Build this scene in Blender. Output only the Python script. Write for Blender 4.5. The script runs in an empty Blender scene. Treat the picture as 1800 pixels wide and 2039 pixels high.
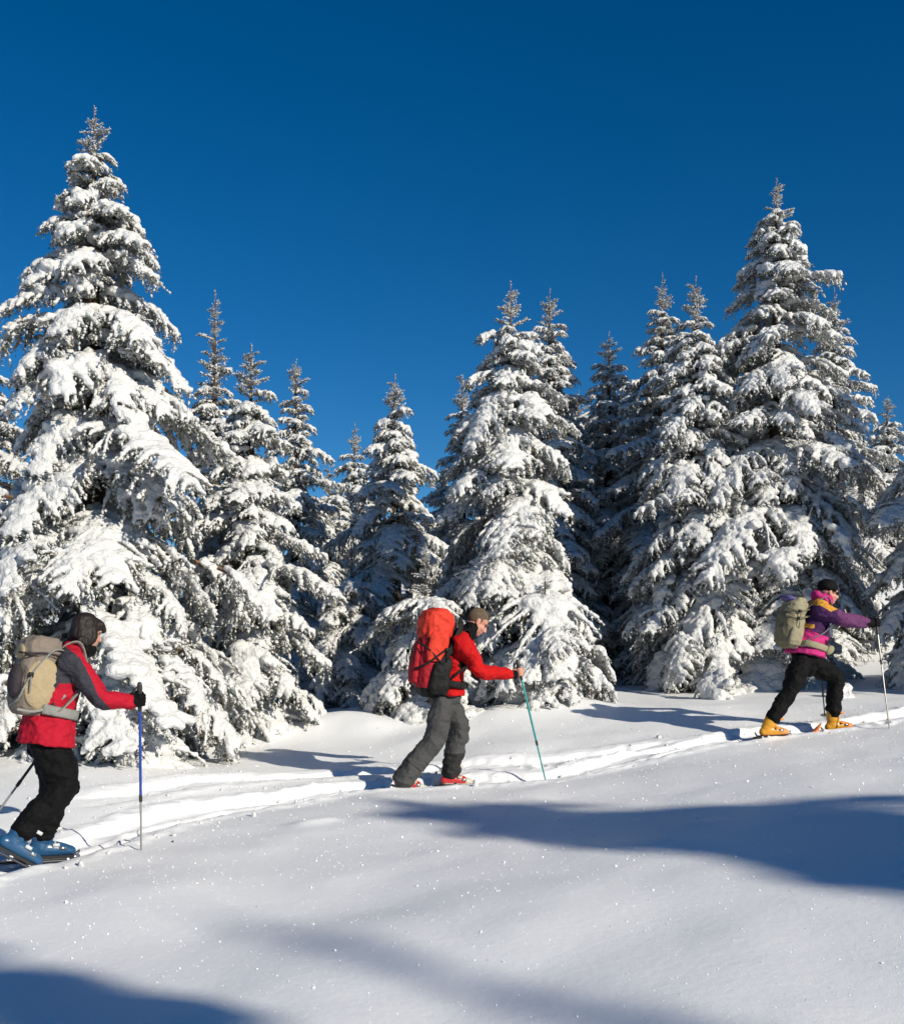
import bpy, bmesh, math, random
import numpy as np
from mathutils import Vector, Matrix, noise as mnoise

R = math.radians
sc = bpy.context.scene
COL = sc.collection

# ------------------------------------------------------------------ camera, sky, sun, exposure
F = 2186.0            # focal length in photograph pixels (1800 x 2039)
VH = 1300.0           # eye level in the photograph
cam_d = bpy.data.cameras.new('camera')
cam = bpy.data.objects.new('camera', cam_d); COL.objects.link(cam)
cam.location = (0, 0, 0); cam.rotation_euler = (R(90), 0, 0)
cam_d.sensor_fit = 'VERTICAL'; cam_d.sensor_height = 36.0
cam_d.lens = F / 2039 * 36.0
cam_d.shift_y = (VH - 1019.5) / 2039
cam_d.clip_start = 0.05; cam_d.clip_end = 3000
sc.camera = cam

SUN_EL = R(24.8)
SUN_AZ = R(135.0)     # clockwise from +Y
wd = bpy.data.worlds.new('World'); sc.world = wd; wd.use_nodes = True
nt = wd.node_tree; nt.nodes.clear()
sky = nt.nodes.new('ShaderNodeTexSky'); sky.sky_type = 'NISHITA'; sky.sun_disc = False
sky.sun_elevation = SUN_EL; sky.sun_rotation = SUN_AZ
sky.altitude = 2500; sky.air_density = 1.0; sky.dust_density = 0.0; sky.ozone_density = 4.0
hs = nt.nodes.new('ShaderNodeHueSaturation'); hs.inputs['Saturation'].default_value = 1.31; hs.inputs['Hue'].default_value = 0.499
bg = nt.nodes.new('ShaderNodeBackground'); bg.inputs['Strength'].default_value = 0.077
wo = nt.nodes.new('ShaderNodeOutputWorld')
nt.links.new(sky.outputs[0], hs.inputs['Color']); nt.links.new(hs.outputs[0], bg.inputs[0]); nt.links.new(bg.outputs[0], wo.inputs[0])

sun_d = bpy.data.lights.new('sun', 'SUN'); sun_d.energy = 4.9; sun_d.angle = R(0.55); sun_d.color = (1.0, 0.925, 0.785)
sun = bpy.data.objects.new('sun', sun_d); COL.objects.link(sun)
SD = Vector((math.sin(SUN_AZ) * math.cos(SUN_EL), math.cos(SUN_AZ) * math.cos(SUN_EL), math.sin(SUN_EL)))
sun.rotation_euler = SD.to_track_quat('Z', 'Y').to_euler()

sc.view_settings.view_transform = 'Standard'; sc.view_settings.look = 'None'
sc.view_settings.exposure = 0.13; sc.view_settings.gamma = 1.0; sc.view_settings.use_curve_mapping = False
sc.render.engine = 'CYCLES'
sc.cycles.use_denoising = True
sc.cycles.max_bounces = 4; sc.cycles.diffuse_bounces = 2; sc.cycles.glossy_bounces = 2
sc.cycles.use_adaptive_sampling = True; sc.cycles.adaptive_threshold = 0.02
sc.cycles.caustics_reflective = False; sc.cycles.caustics_refractive = False

# ------------------------------------------------------------------ helpers
def tag(o, label=None, cat=None, group=None, kind=None):
    if label: o['label'] = label
    if cat: o['category'] = cat
    if group: o['group'] = group
    if kind: o['kind'] = kind
    return o

def empty(name, loc):
    o = bpy.data.objects.new(name, None); COL.objects.link(o); o.location = loc
    o.empty_display_size = 0.2
    return o

def mesh_obj(name, me, parent=None):
    o = bpy.data.objects.new(name, me); COL.objects.link(o)
    if parent is not None: o.parent = parent
    return o

class MB:
    """collects verts / faces / material indices"""
    def __init__(s): s.v = []; s.f = []; s.m = []; s.n = 0
    def add(s, v, f, m=0):
        v = np.asarray(v, float).reshape(-1, 3)
        s.v.append(v); n = s.n
        for q in f: s.f.append([i + n for i in q])
        s.m += [m] * len(f); s.n += len(v)
        return s
    def verts(s): return np.concatenate(s.v) if s.v else np.zeros((0, 3))
    def mesh(s, name, mats, off=None, smooth=True):
        v = s.verts()
        if off is not None: v = v - np.array(off)
        me = bpy.data.meshes.new(name)
        me.from_pydata(v.tolist(), [], s.f)
        for m in mats: me.materials.append(m)
        if len(mats) > 1: me.polygons.foreach_set('material_index', s.m)
        if smooth: me.polygons.foreach_set('use_smooth', [True] * len(me.polygons))
        me.update(); return me

def nrm(a):
    a = np.asarray(a, float); return a / (np.linalg.norm(a, axis=-1, keepdims=True) + 1e-12)

def smooth_poly(pts, rad, n):
    """Catmull-Rom through points with radii"""
    P = np.asarray(pts, float); Q = np.asarray(rad, float)
    D = np.concatenate([P, Q.reshape(len(P), -1)], 1)
    if len(D) == 2:
        t = np.linspace(0, 1, max(2, n))[:, None]; O = D[0] * (1 - t) + D[1] * t
    else:
        D = np.concatenate([[2 * D[0] - D[1]], D, [2 * D[-1] - D[-2]]])
        O = []
        for i in range(1, len(D) - 2):
            a, b, c, d = D[i - 1], D[i], D[i + 1], D[i + 2]
            for k in range(n):
                t = k / n
                O.append(.5 * (2 * b + (c - a) * t + (2 * a - 5 * b + 4 * c - d) * t * t + (3 * b - a - 3 * c + d) * t ** 3))
        O.append(D[-2]); O = np.array(O)
    return O[:, :3], np.maximum(O[:, 3:], 1e-4)

def tube(mb, pts, rad, sides=10, n=5, m=0, ref=None, caps=True):
    """rounded tube; rad is per point scalar or (ra, rb) where ra lies along ref"""
    P, Q = smooth_poly(pts, rad, n)
    if Q.shape[1] == 1: Q = np.repeat(Q, 2, 1)
    if caps:
        d0 = nrm(P[0] - P[1]); d1 = nrm(P[-1] - P[-2])
        c0, q0 = [], []; c1, q1 = [], []
        for a in (1.0, .92, .7, .38):
            h = math.sqrt(max(1 - a * a, 0.0004))
            c0.append(P[0] + d0 * Q[0].mean() * a); q0.append(Q[0] * h)
        for a in (.38, .7, .92, 1.0):
            h = math.sqrt(max(1 - a * a, 0.0004))
            c1.append(P[-1] + d1 * Q[-1].mean() * a); q1.append(Q[-1] * h)
        P = np.concatenate([c0, P, c1]); Q = np.concatenate([q0, Q, q1])
    T = nrm(np.gradient(P, axis=0))
    r = np.array(ref if ref is not None else ((0, 0, 1) if abs(T[len(T) // 2][2]) < .9 else (1, 0, 0)), float)
    V = []
    for i in range(len(P)):
        a = nrm(r - T[i] * np.dot(r, T[i])); b = np.cross(T[i], a)
        if ref is None: r = a
        for k in range(sides):
            th = 2 * math.pi * k / sides
            V.append(P[i] + a * Q[i, 0] * math.cos(th) + b * Q[i, 1] * math.sin(th))
    fs = []
    L = len(P)
    for i in range(L - 1):
        for k in range(sides):
            k2 = (k + 1) % sides
            fs.append((i * sides + k, i * sides + k2, (i + 1) * sides + k2, (i + 1) * sides + k))
    fs.append(tuple(range(sides))[::-1]); fs.append(tuple((L - 1) * sides + k for k in range(sides)))
    mb.add(V, fs, m); return mb

_ico = {}
def ico(sub):
    if sub not in _ico:
        b = bmesh.new(); bmesh.ops.create_icosphere(b, subdivisions=sub, radius=1)
        b.verts.ensure_lookup_table()
        _ico[sub] = (np.array([v.co[:] for v in b.verts]), [tuple(v.index for v in f.verts) for f in b.faces]); b.free()
    return _ico[sub]

def ell(mb, c, r, A=None, m=0, sub=2):
    v, f = ico(sub)
    v = v * np.asarray(r if np.ndim(r) else (r, r, r), float)
    if A is not None: v = v @ np.asarray(A, float)
    mb.add(v + np.asarray(c, float), f, m); return mb

def box(mb, c, h, A=None, m=0):
    s = np.array([[x, y, z] for x in (-1, 1) for y in (-1, 1) for z in (-1, 1)], float) * np.asarray(h, float)
    if A is not None: s = s @ np.asarray(A, float)
    mb.add(s + np.asarray(c, float), [(0, 1, 3, 2), (4, 6, 7, 5), (0, 4, 5, 1), (2, 3, 7, 6), (0, 2, 6, 4), (1, 5, 7, 3)], m); return mb

def remesh(me, voxel, smooth_it=4, decimate=None, bevel=None):
    o = bpy.data.objects.new('tmp', me); COL.objects.link(o)
    if bevel:
        q = o.modifiers.new('b', 'BEVEL'); q.width = bevel; q.segments = 3; q.limit_method = 'NONE'
    if voxel:
        q = o.modifiers.new('r', 'REMESH'); q.mode = 'VOXEL'; q.voxel_size = voxel; q.use_smooth_shade = True
    if smooth_it:
        q = o.modifiers.new('s', 'SMOOTH'); q.factor = .5; q.iterations = smooth_it
    if decimate:
        q = o.modifiers.new('d', 'DECIMATE'); q.ratio = decimate
    dg = bpy.context.evaluated_depsgraph_get()
    r = bpy.data.meshes.new_from_object(o.evaluated_get(dg), depsgraph=dg)
    bpy.data.objects.remove(o); r.name = me.name
    r.polygons.foreach_set('use_smooth', [True] * len(r.polygons))
    return r

def vco(me):
    a = np.empty(len(me.vertices) * 3); me.vertices.foreach_get('co', a); return a.reshape(-1, 3)
def vno(me):
    a = np.empty(len(me.vertices) * 3); me.vertex_normals.foreach_get('vector', a); return a.reshape(-1, 3)
def setco(me, a): me.vertices.foreach_set('co', a.ravel()); me.update()
def displace(me, amp, scale, ridged=False, seed=0):
    """fold / lump relief; scale is a 3-vector of frequencies"""
    c = vco(me); n = vno(me); s = np.asarray(scale if np.ndim(scale) else (scale,) * 3, float)
    h = np.array([mnoise.noise(Vector(p)) for p in (c * s + seed)])
    if ridged: h = 0.4 - np.abs(h) * 2.0
    setco(me, c + n * (h * amp)[:, None])

# ------------------------------------------------------------------ materials
def mat(name, col, rough=.7, spec=.3, metal=0, noise=None, bump=None, coat=0, sss=0, sheen=0):
    m = bpy.data.materials.new(name); m.use_nodes = True
    n = m.node_tree; b = n.nodes['Principled BSDF']
    b.inputs['Base Color'].default_value = (*col, 1); b.inputs['Roughness'].default_value = rough
    b.inputs['Specular IOR Level'].default_value = spec; b.inputs['Metallic'].default_value = metal
    b.inputs['Coat Weight'].default_value = coat; b.inputs['Sheen Weight'].default_value = sheen
    if sss:
        b.inputs['Subsurface Weight'].default_value = sss; b.inputs['Subsurface Radius'].default_value = (.01, .006, .004)
    tc = n.nodes.new('ShaderNodeTexCoord')
    if noise:
        scale, amt = noise
        t = n.nodes.new('ShaderNodeTexNoise'); t.inputs['Scale'].default_value = scale; t.inputs['Detail'].default_value = 4
        n.links.new(tc.outputs['Object'], t.inputs['Vector'])
        mx = n.nodes.new('ShaderNodeMix'); mx.data_type = 'RGBA'
        mx.inputs['A'].default_value = (*[c * (1 - amt) for c in col], 1); mx.inputs['B'].default_value = (*[min(1, c * (1 + amt)) for c in col], 1)
        n.links.new(t.outputs['Fac'], mx.inputs['Factor']); n.links.new(mx.outputs['Result'], b.inputs['Base Color'])
    if bump:
        scale, st, dist = bump
        t = n.nodes.new('ShaderNodeTexNoise'); t.inputs['Scale'].default_value = scale; t.inputs['Detail'].default_value = 5
        n.links.new(tc.outputs['Object'], t.inputs['Vector'])
        bp = n.nodes.new('ShaderNodeBump'); bp.inputs['Strength'].default_value = st; bp.inputs['Distance'].default_value = dist
        n.links.new(t.outputs['Fac'], bp.inputs['Height']); n.links.new(bp.outputs['Normal'], b.inputs['Normal'])
    return m

M = {}
def ground_snow():
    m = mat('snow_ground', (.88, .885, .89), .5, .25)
    n = m.node_tree; b = n.nodes['Principled BSDF']
    g = n.nodes.new('ShaderNodeNewGeometry')
    hs_ = []
    for s, d, w in ((3.0, 3, .012), (24, 4, .0035), (130, 3, .0026)):
        t = n.nodes.new('ShaderNodeTexNoise'); t.inputs['Scale'].default_value = s; t.inputs['Detail'].default_value = d
        n.links.new(g.outputs['Position'], t.inputs['Vector'])
        mu = n.nodes.new('ShaderNodeMath'); mu.operation = 'MULTIPLY'; mu.inputs[1].default_value = w
        n.links.new(t.outputs['Fac'], mu.inputs[0]); hs_.append(mu)
    a = n.nodes.new('ShaderNodeMath'); a2 = n.nodes.new('ShaderNodeMath')
    n.links.new(hs_[0].outputs[0], a.inputs[0]); n.links.new(hs_[1].outputs[0], a.inputs[1])
    n.links.new(a.outputs[0], a2.inputs[0]); n.links.new(hs_[2].outputs[0], a2.inputs[1])
    bp = n.nodes.new('ShaderNodeBump'); bp.inputs['Strength'].default_value = .42; bp.inputs['Distance'].default_value = 1.0
    n.links.new(a2.outputs[0], bp.inputs['Height']); n.links.new(bp.outputs['Normal'], b.inputs['Normal'])
    return m
M['snow_ground'] = ground_snow()
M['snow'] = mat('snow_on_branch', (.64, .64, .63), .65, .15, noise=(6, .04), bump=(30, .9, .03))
M['frost'] = mat('frost', (.68, .68, .66), .7, .2)
M['crystal'] = mat('snow_crystal', (.9, .91, .93), .3, .5)
M['needle'] = mat('needle', (.060, .070, .036), .6, .2, noise=(3, .35))
M['needle_pale'] = mat('needle_pale', (.145, .155, .10), .6, .2, noise=(3, .3))
M['bark'] = mat('bark', (.07, .05, .035), .9, .1, noise=(12, .4), bump=(30, .8, .02))
M['twig'] = mat('twig', (.16, .10, .06), .85, .1)

# ------------------------------------------------------------------ terrain
def W(u, v, y): return np.array([(u - 900) * y / F, y, (VH - v) * y / F])

CP = [(0, 2039, 4.5), (450, 2039, 4.3), (900, 2039, 4.05), (1350, 2039, 3.85), (1800, 2039, 3.7),
      (0, 1850, 5.9), (900, 1750, 6.3), (1800, 1705, 5.7), (450, 1780, 6.3), (1400, 1680, 6.6),
      (60, 1722, 7.2), (880, 1557, 10.4), (1600, 1461, 11.6), (450, 1622, 9.0), (1250, 1512, 10.9), (1800, 1425, 11.9),
      (1800, 1560, 8.3), (1300, 1600, 8.4), (800, 1620, 8.6),
      (200, 1490, 11.5), (0, 1512, 11.0), (200, 1575, 9.2), (400, 1500, 12.8), (600, 1432, 15.0), (430, 1458, 13.6),
      (780, 1404, 15.0), (1000, 1407, 14.6), (1250, 1385, 16.0), (1500, 1370, 17.0), (1780, 1356, 17.0), (690, 1398, 18.5),
      (1150, 1418, 13.8), (640, 1470, 13.4), (-150, 1560, 10.5), (1950, 1390, 14)]
CPW = np.array([W(*c) for c in CP])
def base_h(x, y):
    x = np.asarray(x, float); y = np.asarray(y, float)
    t = np.clip((y - 17.5) / 14, 0, 1); rise = 14 * .24 * (t * t * (3 - 2 * t))
    tr = np.clip((x - 3) / 9, 0, 1.4)
    far = np.clip(y - 40, 0, 800) * .05
    return -1.2 + .10 * 15 * np.tanh(x / 15) + rise * (1 + .35 * tr) + far - .0 * y
def _tps():
    P = CPW[:, :2]; n = len(P)
    d = np.linalg.norm(P[:, None] - P[None], axis=2); K = np.where(d > 0, d * d * np.log(d + 1e-9), 0) + np.eye(n) * .02
    A = np.zeros((n + 3, n + 3)); A[:n, :n] = K; A[:n, n] = 1; A[:n, n + 1:] = P; A[n, :n] = 1; A[n + 1:, :n] = P.T
    return np.linalg.solve(A, np.concatenate([CPW[:, 2], [0, 0, 0]]))
TW = _tps()
def sm(a, b, x):
    t = np.clip((x - a) / (b - a), 0, 1); return t * t * (3 - 2 * t)
def height0(x, y):
    x = np.asarray(x, float); y = np.asarray(y, float); sh = x.shape
    x = x.ravel(); y = y.ravel()
    xc = np.clip(x, -7, 9); yc = np.clip(y, 2.5, 19.5)
    z = np.empty(len(x))
    for s in range(0, len(x), 20000):
        e = slice(s, s + 20000)
        dd = np.hypot(xc[e, None] - CPW[None, :, 0], yc[e, None] - CPW[None, :, 1])
        z[e] = (dd * dd * np.log(dd + 1e-9)) @ TW[:-3] + TW[-3] + TW[-2] * xc[e] + TW[-1] * yc[e]
    out = np.maximum(np.maximum(-5 - x, x - 6.5), np.maximum(3.2 - y, y - 17.5)); w = sm(0, 5, out)
    b = base_h(x, y)
    z = z * (1 - w) + b * w
    return z.reshape(sh)

def hit(u, v):
    lo = None
    ys = np.linspace(3, 30, 541)
    zs = height0((u - 900) * ys / F, ys); rz = (VH - v) * ys / F
    k = np.argmax(rz < zs)
    a, b = ys[max(k - 1, 0)], ys[k]
    y = (a + b) / 2
    return np.array([(u - 900) * y / F, y])

TR1 = np.array([hit(*p) for p in ((-160, 1790), (-40, 1745), (60, 1716), (140, 1690), (250, 1650), (400, 1612), (560, 1586), (700, 1567), (850, 1556), (1000, 1548), (1100, 1540), (1230, 1518), (1360, 1494), (1520, 1466), (1690, 1440), (1810, 1420), (1960, 1400))])
TR2 = np.array([hit(*p) for p in ((120, 1598), (240, 1572), (400, 1550), (560, 1543), (720, 1536), (880, 1530), (1050, 1518), (1220, 1500), (1340, 1486), (1430, 1474))])
def dens(P, n=12):
    Q, _ = smooth_poly(P if P.shape[1] == 3 else np.c_[P, np.zeros(len(P))], np.ones(len(P)), n); return Q[:, :2]
TR1 = dens(TR1); TR2 = dens(TR2)
def polydist(x, y, P):
    """signed distance to polyline (left of travel positive) and arc length"""
    best = np.full(x.shape, 1e9); sg = np.zeros(x.shape); arc = np.zeros(x.shape); acc = 0
    for a, b in zip(P[:-1], P[1:]):
        d = b - a; L = np.hypot(*d) + 1e-9
        t = np.clip(((x - a[0]) * d[0] + (y - a[1]) * d[1]) / L ** 2, 0, 1)
        dx = x - a[0] - t * d[0]; dy = y - a[1] - t * d[1]; q = np.hypot(dx, dy)
        s = np.where(d[0] * dy - d[1] * dx > 0, 1, -1); k = q < best
        best = np.where(k, q, best); sg = np.where(k, s, sg); arc = np.where(k, acc + t * L, arc); acc += L
    return best * sg, arc, acc
def vnoise(x, y, f, seed=0):
    """cheap smooth value noise"""
    x = x * f + seed * 17.3; y = y * f - seed * 9.1
    xi = np.floor(x); yi = np.floor(y); fx = x - xi; fy = y - yi
    fx = fx * fx * (3 - 2 * fx); fy = fy * fy * (3 - 2 * fy)
    def h(a, b):
        q = np.sin(a * 127.1 + b * 311.7 + seed * 74.7) * 43758.5453; return q - np.floor(q)
    return (h(xi, yi) * (1 - fx) + h(xi + 1, yi) * fx) * (1 - fy) + (h(xi, yi + 1) * (1 - fx) + h(xi + 1, yi + 1) * fx) * fy - .5
def track(x, y):
    dz = np.zeros(x.shape)
    near = (np.abs(x) < 9) & (y > 4) & (y < 16)
    xs, ys = x[near], y[near]
    if not len(xs): return dz
    o = np.zeros(xs.shape)
    wob = vnoise(xs, ys, 5, 1) * .07 + vnoise(xs, ys, 13, 2) * .05
    rg = vnoise(xs, ys, 9, 3) + vnoise(xs, ys, 22, 4) * .7
    s, arc, tot = polydist(xs, ys, TR1); s = s + wob
    prof = (1 - sm(.17, .24, np.abs(s)))                                  # trench
    rib = np.exp(-(s / .05) ** 2) * .025                                   # snow left standing between the skis
    berm = np.exp(-((np.abs(s) - .30) / .08) ** 2) * .018 * (1 + 1.0 * rg)
    o += -prof * (.058 - rib * (1 + .8 * rg) + rg * .012) + berm
    s, arc, tot = polydist(xs, ys, TR2); s = s + wob
    fade = sm(0, .8, arc) * (1 - sm(tot - .9, tot, arc))
    prof = (1 - sm(.10, .17, np.abs(s)))
    berm = np.exp(-((np.abs(s) - .27) / .08) ** 2) * .012 * (1 + 1.0 * rg)
    o += (-prof * (.042 + rg * .015) + berm) * fade
    dz[near] = o
    return dz
MOUNDS = [(W(575, 1440, 14.2), .16, .7), (W(690, 1440, 14.0), .13, .45), (W(740, 1432, 13.6), .10, .4), (W(1130, 1400, 14.2), .16, .55), (W(990, 1412, 13.9), .1, .5),
          (W(610, 1625, 8.2), .03, .12), (W(650, 1615, 8.3), .025, .1), (W(545, 1470, 12.4), .07, .6), (W(1010, 1480, 11.8), .05, .6), (W(870, 1440, 13.0), .05, .5),
          (W(1350, 1450, 13.2), .06, .8), (W(1600, 1560, 8.8), .05, .7), (W(300, 1790, 6.2), .05, .6), (W(1100, 1800, 5.6), .05, .8), (W(700, 1900, 4.9), .03, .5)]
POKES = []
def height(x, y, fine=True):
    x = np.asarray(x, float); y = np.asarray(y, float)
    z = height0(x, y)
    z = z + vnoise(x, y, .55, 5) * .16 * sm(3, 8, y + 0 * x) * .6 + vnoise(x, y, 1.3, 6) * .035 + vnoise(x, y, 3.1, 7) * .012
    for c, h, r in MOUNDS: z = z + h * np.exp(-((x - c[0]) ** 2 + (y - c[1]) ** 2) / r ** 2)
    for c, h, r in POKES: z = z - h * np.exp(-(((x - c[0]) ** 2 + (y - c[1]) ** 2) / r ** 2) ** 2) + h * .5 * np.exp(-((np.hypot(x - c[0], y - c[1]) - 1.7 * r) / (.5 * r)) ** 2)
    return z + track(x, y)
def hz(x, y): return float(height(np.array([x]), np.array([y]))[0])

def grow(a, step, lim, k=1.12):
    o = []; s = step; c = a; d = 1 if lim > a else -1
    while (lim - c) * d > 0:
        s *= k; c += d * s; o.append(c)
    return o
def build_ground():
    xs = np.array(sorted(grow(-4.6, .026, -900)) + list(np.arange(-4.6, 5.6, .026)) + grow(5.6, .026, 900))
    ys = np.array(sorted(grow(3.2, .03, -400)) + list(np.arange(3.2, 6, .03)) + list(np.arange(6, 14.2, .024)) + grow(14.2, .026, 1500, 1.06))
    X, Y = np.meshgrid(xs, ys); Z = height(X, Y)
    me = bpy.data.meshes.new('ground'); nx, ny = len(xs), len(ys)
    V = np.stack([X, Y, Z], -1).reshape(-1, 3)
    idx = np.arange(nx * ny).reshape(ny, nx)
    q = np.stack([idx[:-1, :-1], idx[:-1, 1:], idx[1:, 1:], idx[1:, :-1]], -1).reshape(-1, 4)
    me.vertices.add(len(V)); me.vertices.foreach_set('co', V.ravel())
    me.loops.add(q.size); me.loops.foreach_set('vertex_index', q.ravel())
    me.polygons.add(len(q)); me.polygons.foreach_set('loop_start', np.arange(len(q)) * 4)
    me.polygons.foreach_set('use_smooth', np.ones(len(q), bool))
    me.update(calc_edges=True); me.validate()
    me.materials.append(M['snow_ground'])
    o = mesh_obj('ground', me); tag(o, 'smooth snow slope crossed by a ski track', 'ground', kind='structure')
    return o

# ------------------------------------------------------------------ spruce boughs (shared mesh data)
def fast_mesh(name, tri, mi, mats, smooth=False):
    """triangle soup: tri (n,3,3)"""
    me = bpy.data.meshes.new(name); n = len(tri)
    me.vertices.add(n * 3); me.vertices.foreach_set('co', np.ascontiguousarray(tri).ravel())
    me.loops.add(n * 3); me.loops.foreach_set('vertex_index', np.arange(n * 3))
    me.polygons.add(n); me.polygons.foreach_set('loop_start', np.arange(n) * 3)
    for m in mats: me.materials.append(m)
    me.polygons.foreach_set('material_index', np.asarray(mi, np.int32))
    me.update(calc_edges=True)
    return me

def tubes_tri(segs, sides=4):
    """segs: list of (p0, p1, r0, r1) -> triangles"""
    a = np.array([s[0] for s in segs]); b = np.array([s[1] for s in segs]); r0 = np.array([s[2] for s in segs]); r1 = np.array([s[3] for s in segs])
    t = nrm(b - a); up = np.where(np.abs(t[:, 2:3]) < .9, [[0, 0, 1.]], [[1., 0, 0]])
    e = nrm(np.cross(t, up)); f = np.cross(t, e); T = []
    for k in range(sides):
        c0, s0 = math.cos(2 * math.pi * k / sides), math.sin(2 * math.pi * k / sides); c1, s1 = math.cos(2 * math.pi * (k + 1) / sides), math.sin(2 * math.pi * (k + 1) / sides)
        d0 = e * c0 + f * s0; d1 = e * c1 + f * s1
        A = a + d0 * r0[:, None]; B = a + d1 * r0[:, None]; C = b + d1 * r1[:, None]; D = b + d0 * r1[:, None]
        T += [np.stack([A, B, C], 1), np.stack([A, C, D], 1)]
    return np.concatenate(T)

def make_bough(seed, L, a0, a1, width, load, frost, hang=.5, spiky=0.0, vox=.014, pad=1.0, soft=2):
    rng = np.random.default_rng(seed)
    n = max(10, int(L / .07)); ts = np.linspace(0, 1, n)
    ang = R(a0) + (R(a1) - R(a0)) * np.clip(ts * 1.25, 0, 1) ** .9 + np.where(ts > .75, (ts - .75) * R(45), 0)
    yaw = np.cumsum(rng.normal(0, .035, n))
    st = L / (n - 1); d = np.stack([np.cos(ang) * np.cos(yaw), np.cos(ang) * np.sin(yaw), np.sin(ang)], 1)
    ax = np.concatenate([[[0, 0, 0]], np.cumsum(d[:-1] * st, 0)])
    wood = []; twigs = []   # twigs: (points, needle density)
    snow = []               # (pos, rx, rz)
    for i in range(n - 1):
        wood.append((ax[i], ax[i + 1], .022 * L ** .5 * (1 - ts[i]) + .004, .022 * L ** .5 * (1 - ts[i + 1]) + .004))
    def P(t): 
        x = t * (n - 1); i = min(int(x), n - 2); return ax[i] + (ax[i + 1] - ax[i]) * (x - i), d[i]
    twigs.append((ax[int(n * .3):], 1.0))
    sp = .078 if L > .8 else .055 if L > .6 else .045
    m = max(5, int(L * .9 / sp))
    clump = rng.normal(0, 1, 6)
    def lump(t, k): return .5 + .5 * math.sin(t * 11 * L + clump[k] * 5) * math.sin(t * 23 * L + clump[k + 1] * 3)
    for i in range(m):
        t0 = .10 + .9 * (i + rng.uniform(-.3, .3)) / m; t0 = min(max(t0, .05), .99)
        p, dd = P(t0)
        for sd in (-1, 1):
            if rng.random() < .06: continue
            prof = (min(1, t0 / .35) ** .6) * (1 - t0) ** .62 * 1.25
            l2 = width * L * prof * rng.uniform(.65, 1.2) + .05
            side = nrm(np.cross([0, 0, 1.], dd)) * sd
            a = R(rng.uniform(32, 78)); v = nrm(dd * math.cos(a) + side * math.sin(a) + np.array([0, 0, rng.uniform(.0, .25)]))
            ns = max(4, int(l2 / .045)); q = [p]; droop = rng.uniform(.5, 1.2) * (1.6 if load > .5 else .9) / max(l2, .15) * .35 * (1 - spiky)
            for k in range(ns):
                v = nrm(v + np.array([0, 0, -droop * (l2 / ns) * 2.2]) + rng.normal(0, .05, 3)); q.append(q[-1] + v * l2 / ns)
            q = np.array(q); twigs.append((q, .9))
            for k in range(ns): wood.append((q[k], q[k + 1], .004, .003))
            # snow sausage on the side twig
            reach = rng.uniform(.65, 1.05)
            lr = min(load, 1.38) * (.018 + .022 * lump(t0, 0 if sd < 0 else 2)) * (1.0 if L > .8 else .8)
            for k in range(len(q) * 2 - 1):
                s = k / (2 * (len(q) - 1))
                if s > reach: break
                pp = q[k // 2] if k % 2 == 0 else (q[k // 2] + q[k // 2 + 1]) / 2
                r = lr * (1.05 - .5 * s) * rng.uniform(.65, 1.35)
                if r > .007: snow.append((pp + [0, 0, r * .55 + .008], r * 1.15, r * .95))
            # tertiary twigs
            nt_ = max(2, int(l2 / .05))
            for k in range(nt_):
                s = (k + .6) / nt_; j = min(int(s * ns), ns - 1); pq = q[j]; vq = nrm(q[j + 1] - q[j])
                sd2 = 1 if k % 2 else -1
                s3 = nrm(np.cross([0, 0, 1.], vq) + 1e-6) * sd2; l3 = rng.uniform(.05, .13) * (1.2 - .6 * s)
                w3 = nrm(vq * .75 + s3 * rng.uniform(.4, .9) + [0, 0, -rng.uniform(0, .7) * (1 - spiky)])
                w4 = nrm(w3 + [0, 0, -.35 * (1 - spiky)])
                tw = np.array([pq, pq + w3 * l3 * .5, pq + (w3 + w4) * .5 * l3]); twigs.append((tw, 1.0))
            # hanging curtain twigs
            if rng.random() < hang:
                for k in range(max(1, int(l2 / .10))):
                    j = rng.integers(0, ns); l3 = rng.uniform(.08, .24) * min(1, L)
                    w3 = nrm(np.array([rng.normal(0, .35), rng.normal(0, .35), -1]) + dd * .3)
                    tw = np.array([q[j], q[j] + w3 * l3 * .5 + rng.normal(0, .008, 3), q[j] + w3 * l3]); twigs.append((tw, .9))
    # snow pad along the axis
    nn = int(L / .02)
    for i in range(nn):
        t = (i + .5) / nn
        if t < .08: continue
        p, dd = P(t)
        w = load * pad * (.030 + .045 * lump(t, 1)) * (min(1, t / .2) if pad < 1.8 else min(1, t / .5)) * (1.1 - .75 * t) * (1.25 if L > 1.2 else 1.0 if L > .6 else .7)
        if w < .012: continue
        side = nrm(np.cross([0, 0, 1.], dd))
        for k in range(2):
            o = side * rng.normal(0, w * (.75 if pad < 1.3 else .95))
            r = w * rng.uniform(.6, 1.05); snow.append((p + o + [0, 0, r * .55], r * 1.1, r * .8))
    # needles
    pos, dr, wt = [], [], []
    for q, dn in twigs:
        sg = q[1:] - q[:-1]; ln = np.linalg.norm(sg, axis=1)
        for a, b, l in zip(q[:-1], sg, ln):
            k = max(1, int(l / .0085 * dn)); u = rng.random(k)
            pos.append(a + b * u[:, None]); dr.append(np.repeat((b / (l + 1e-9))[None], k, 0))
    pos = np.concatenate(pos); dr = np.concatenate(dr)
    keep = np.ones(len(pos), bool)
    N = len(pos); rnd = nrm(rng.normal(0, 1, (N, 3))); perp = nrm(rnd - dr * (rnd * dr).sum(1)[:, None])
    nd = nrm(dr * rng.uniform(.3, .9, (N, 1)) + perp * .8 + [0, 0, .08]); ln = rng.uniform(.02, .042, (N, 1)); w = rng.uniform(.003, .006, (N, 1))
    sdv = nrm(np.cross(nd, nrm(rng.normal(0, 1, (N, 3)))))
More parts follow.
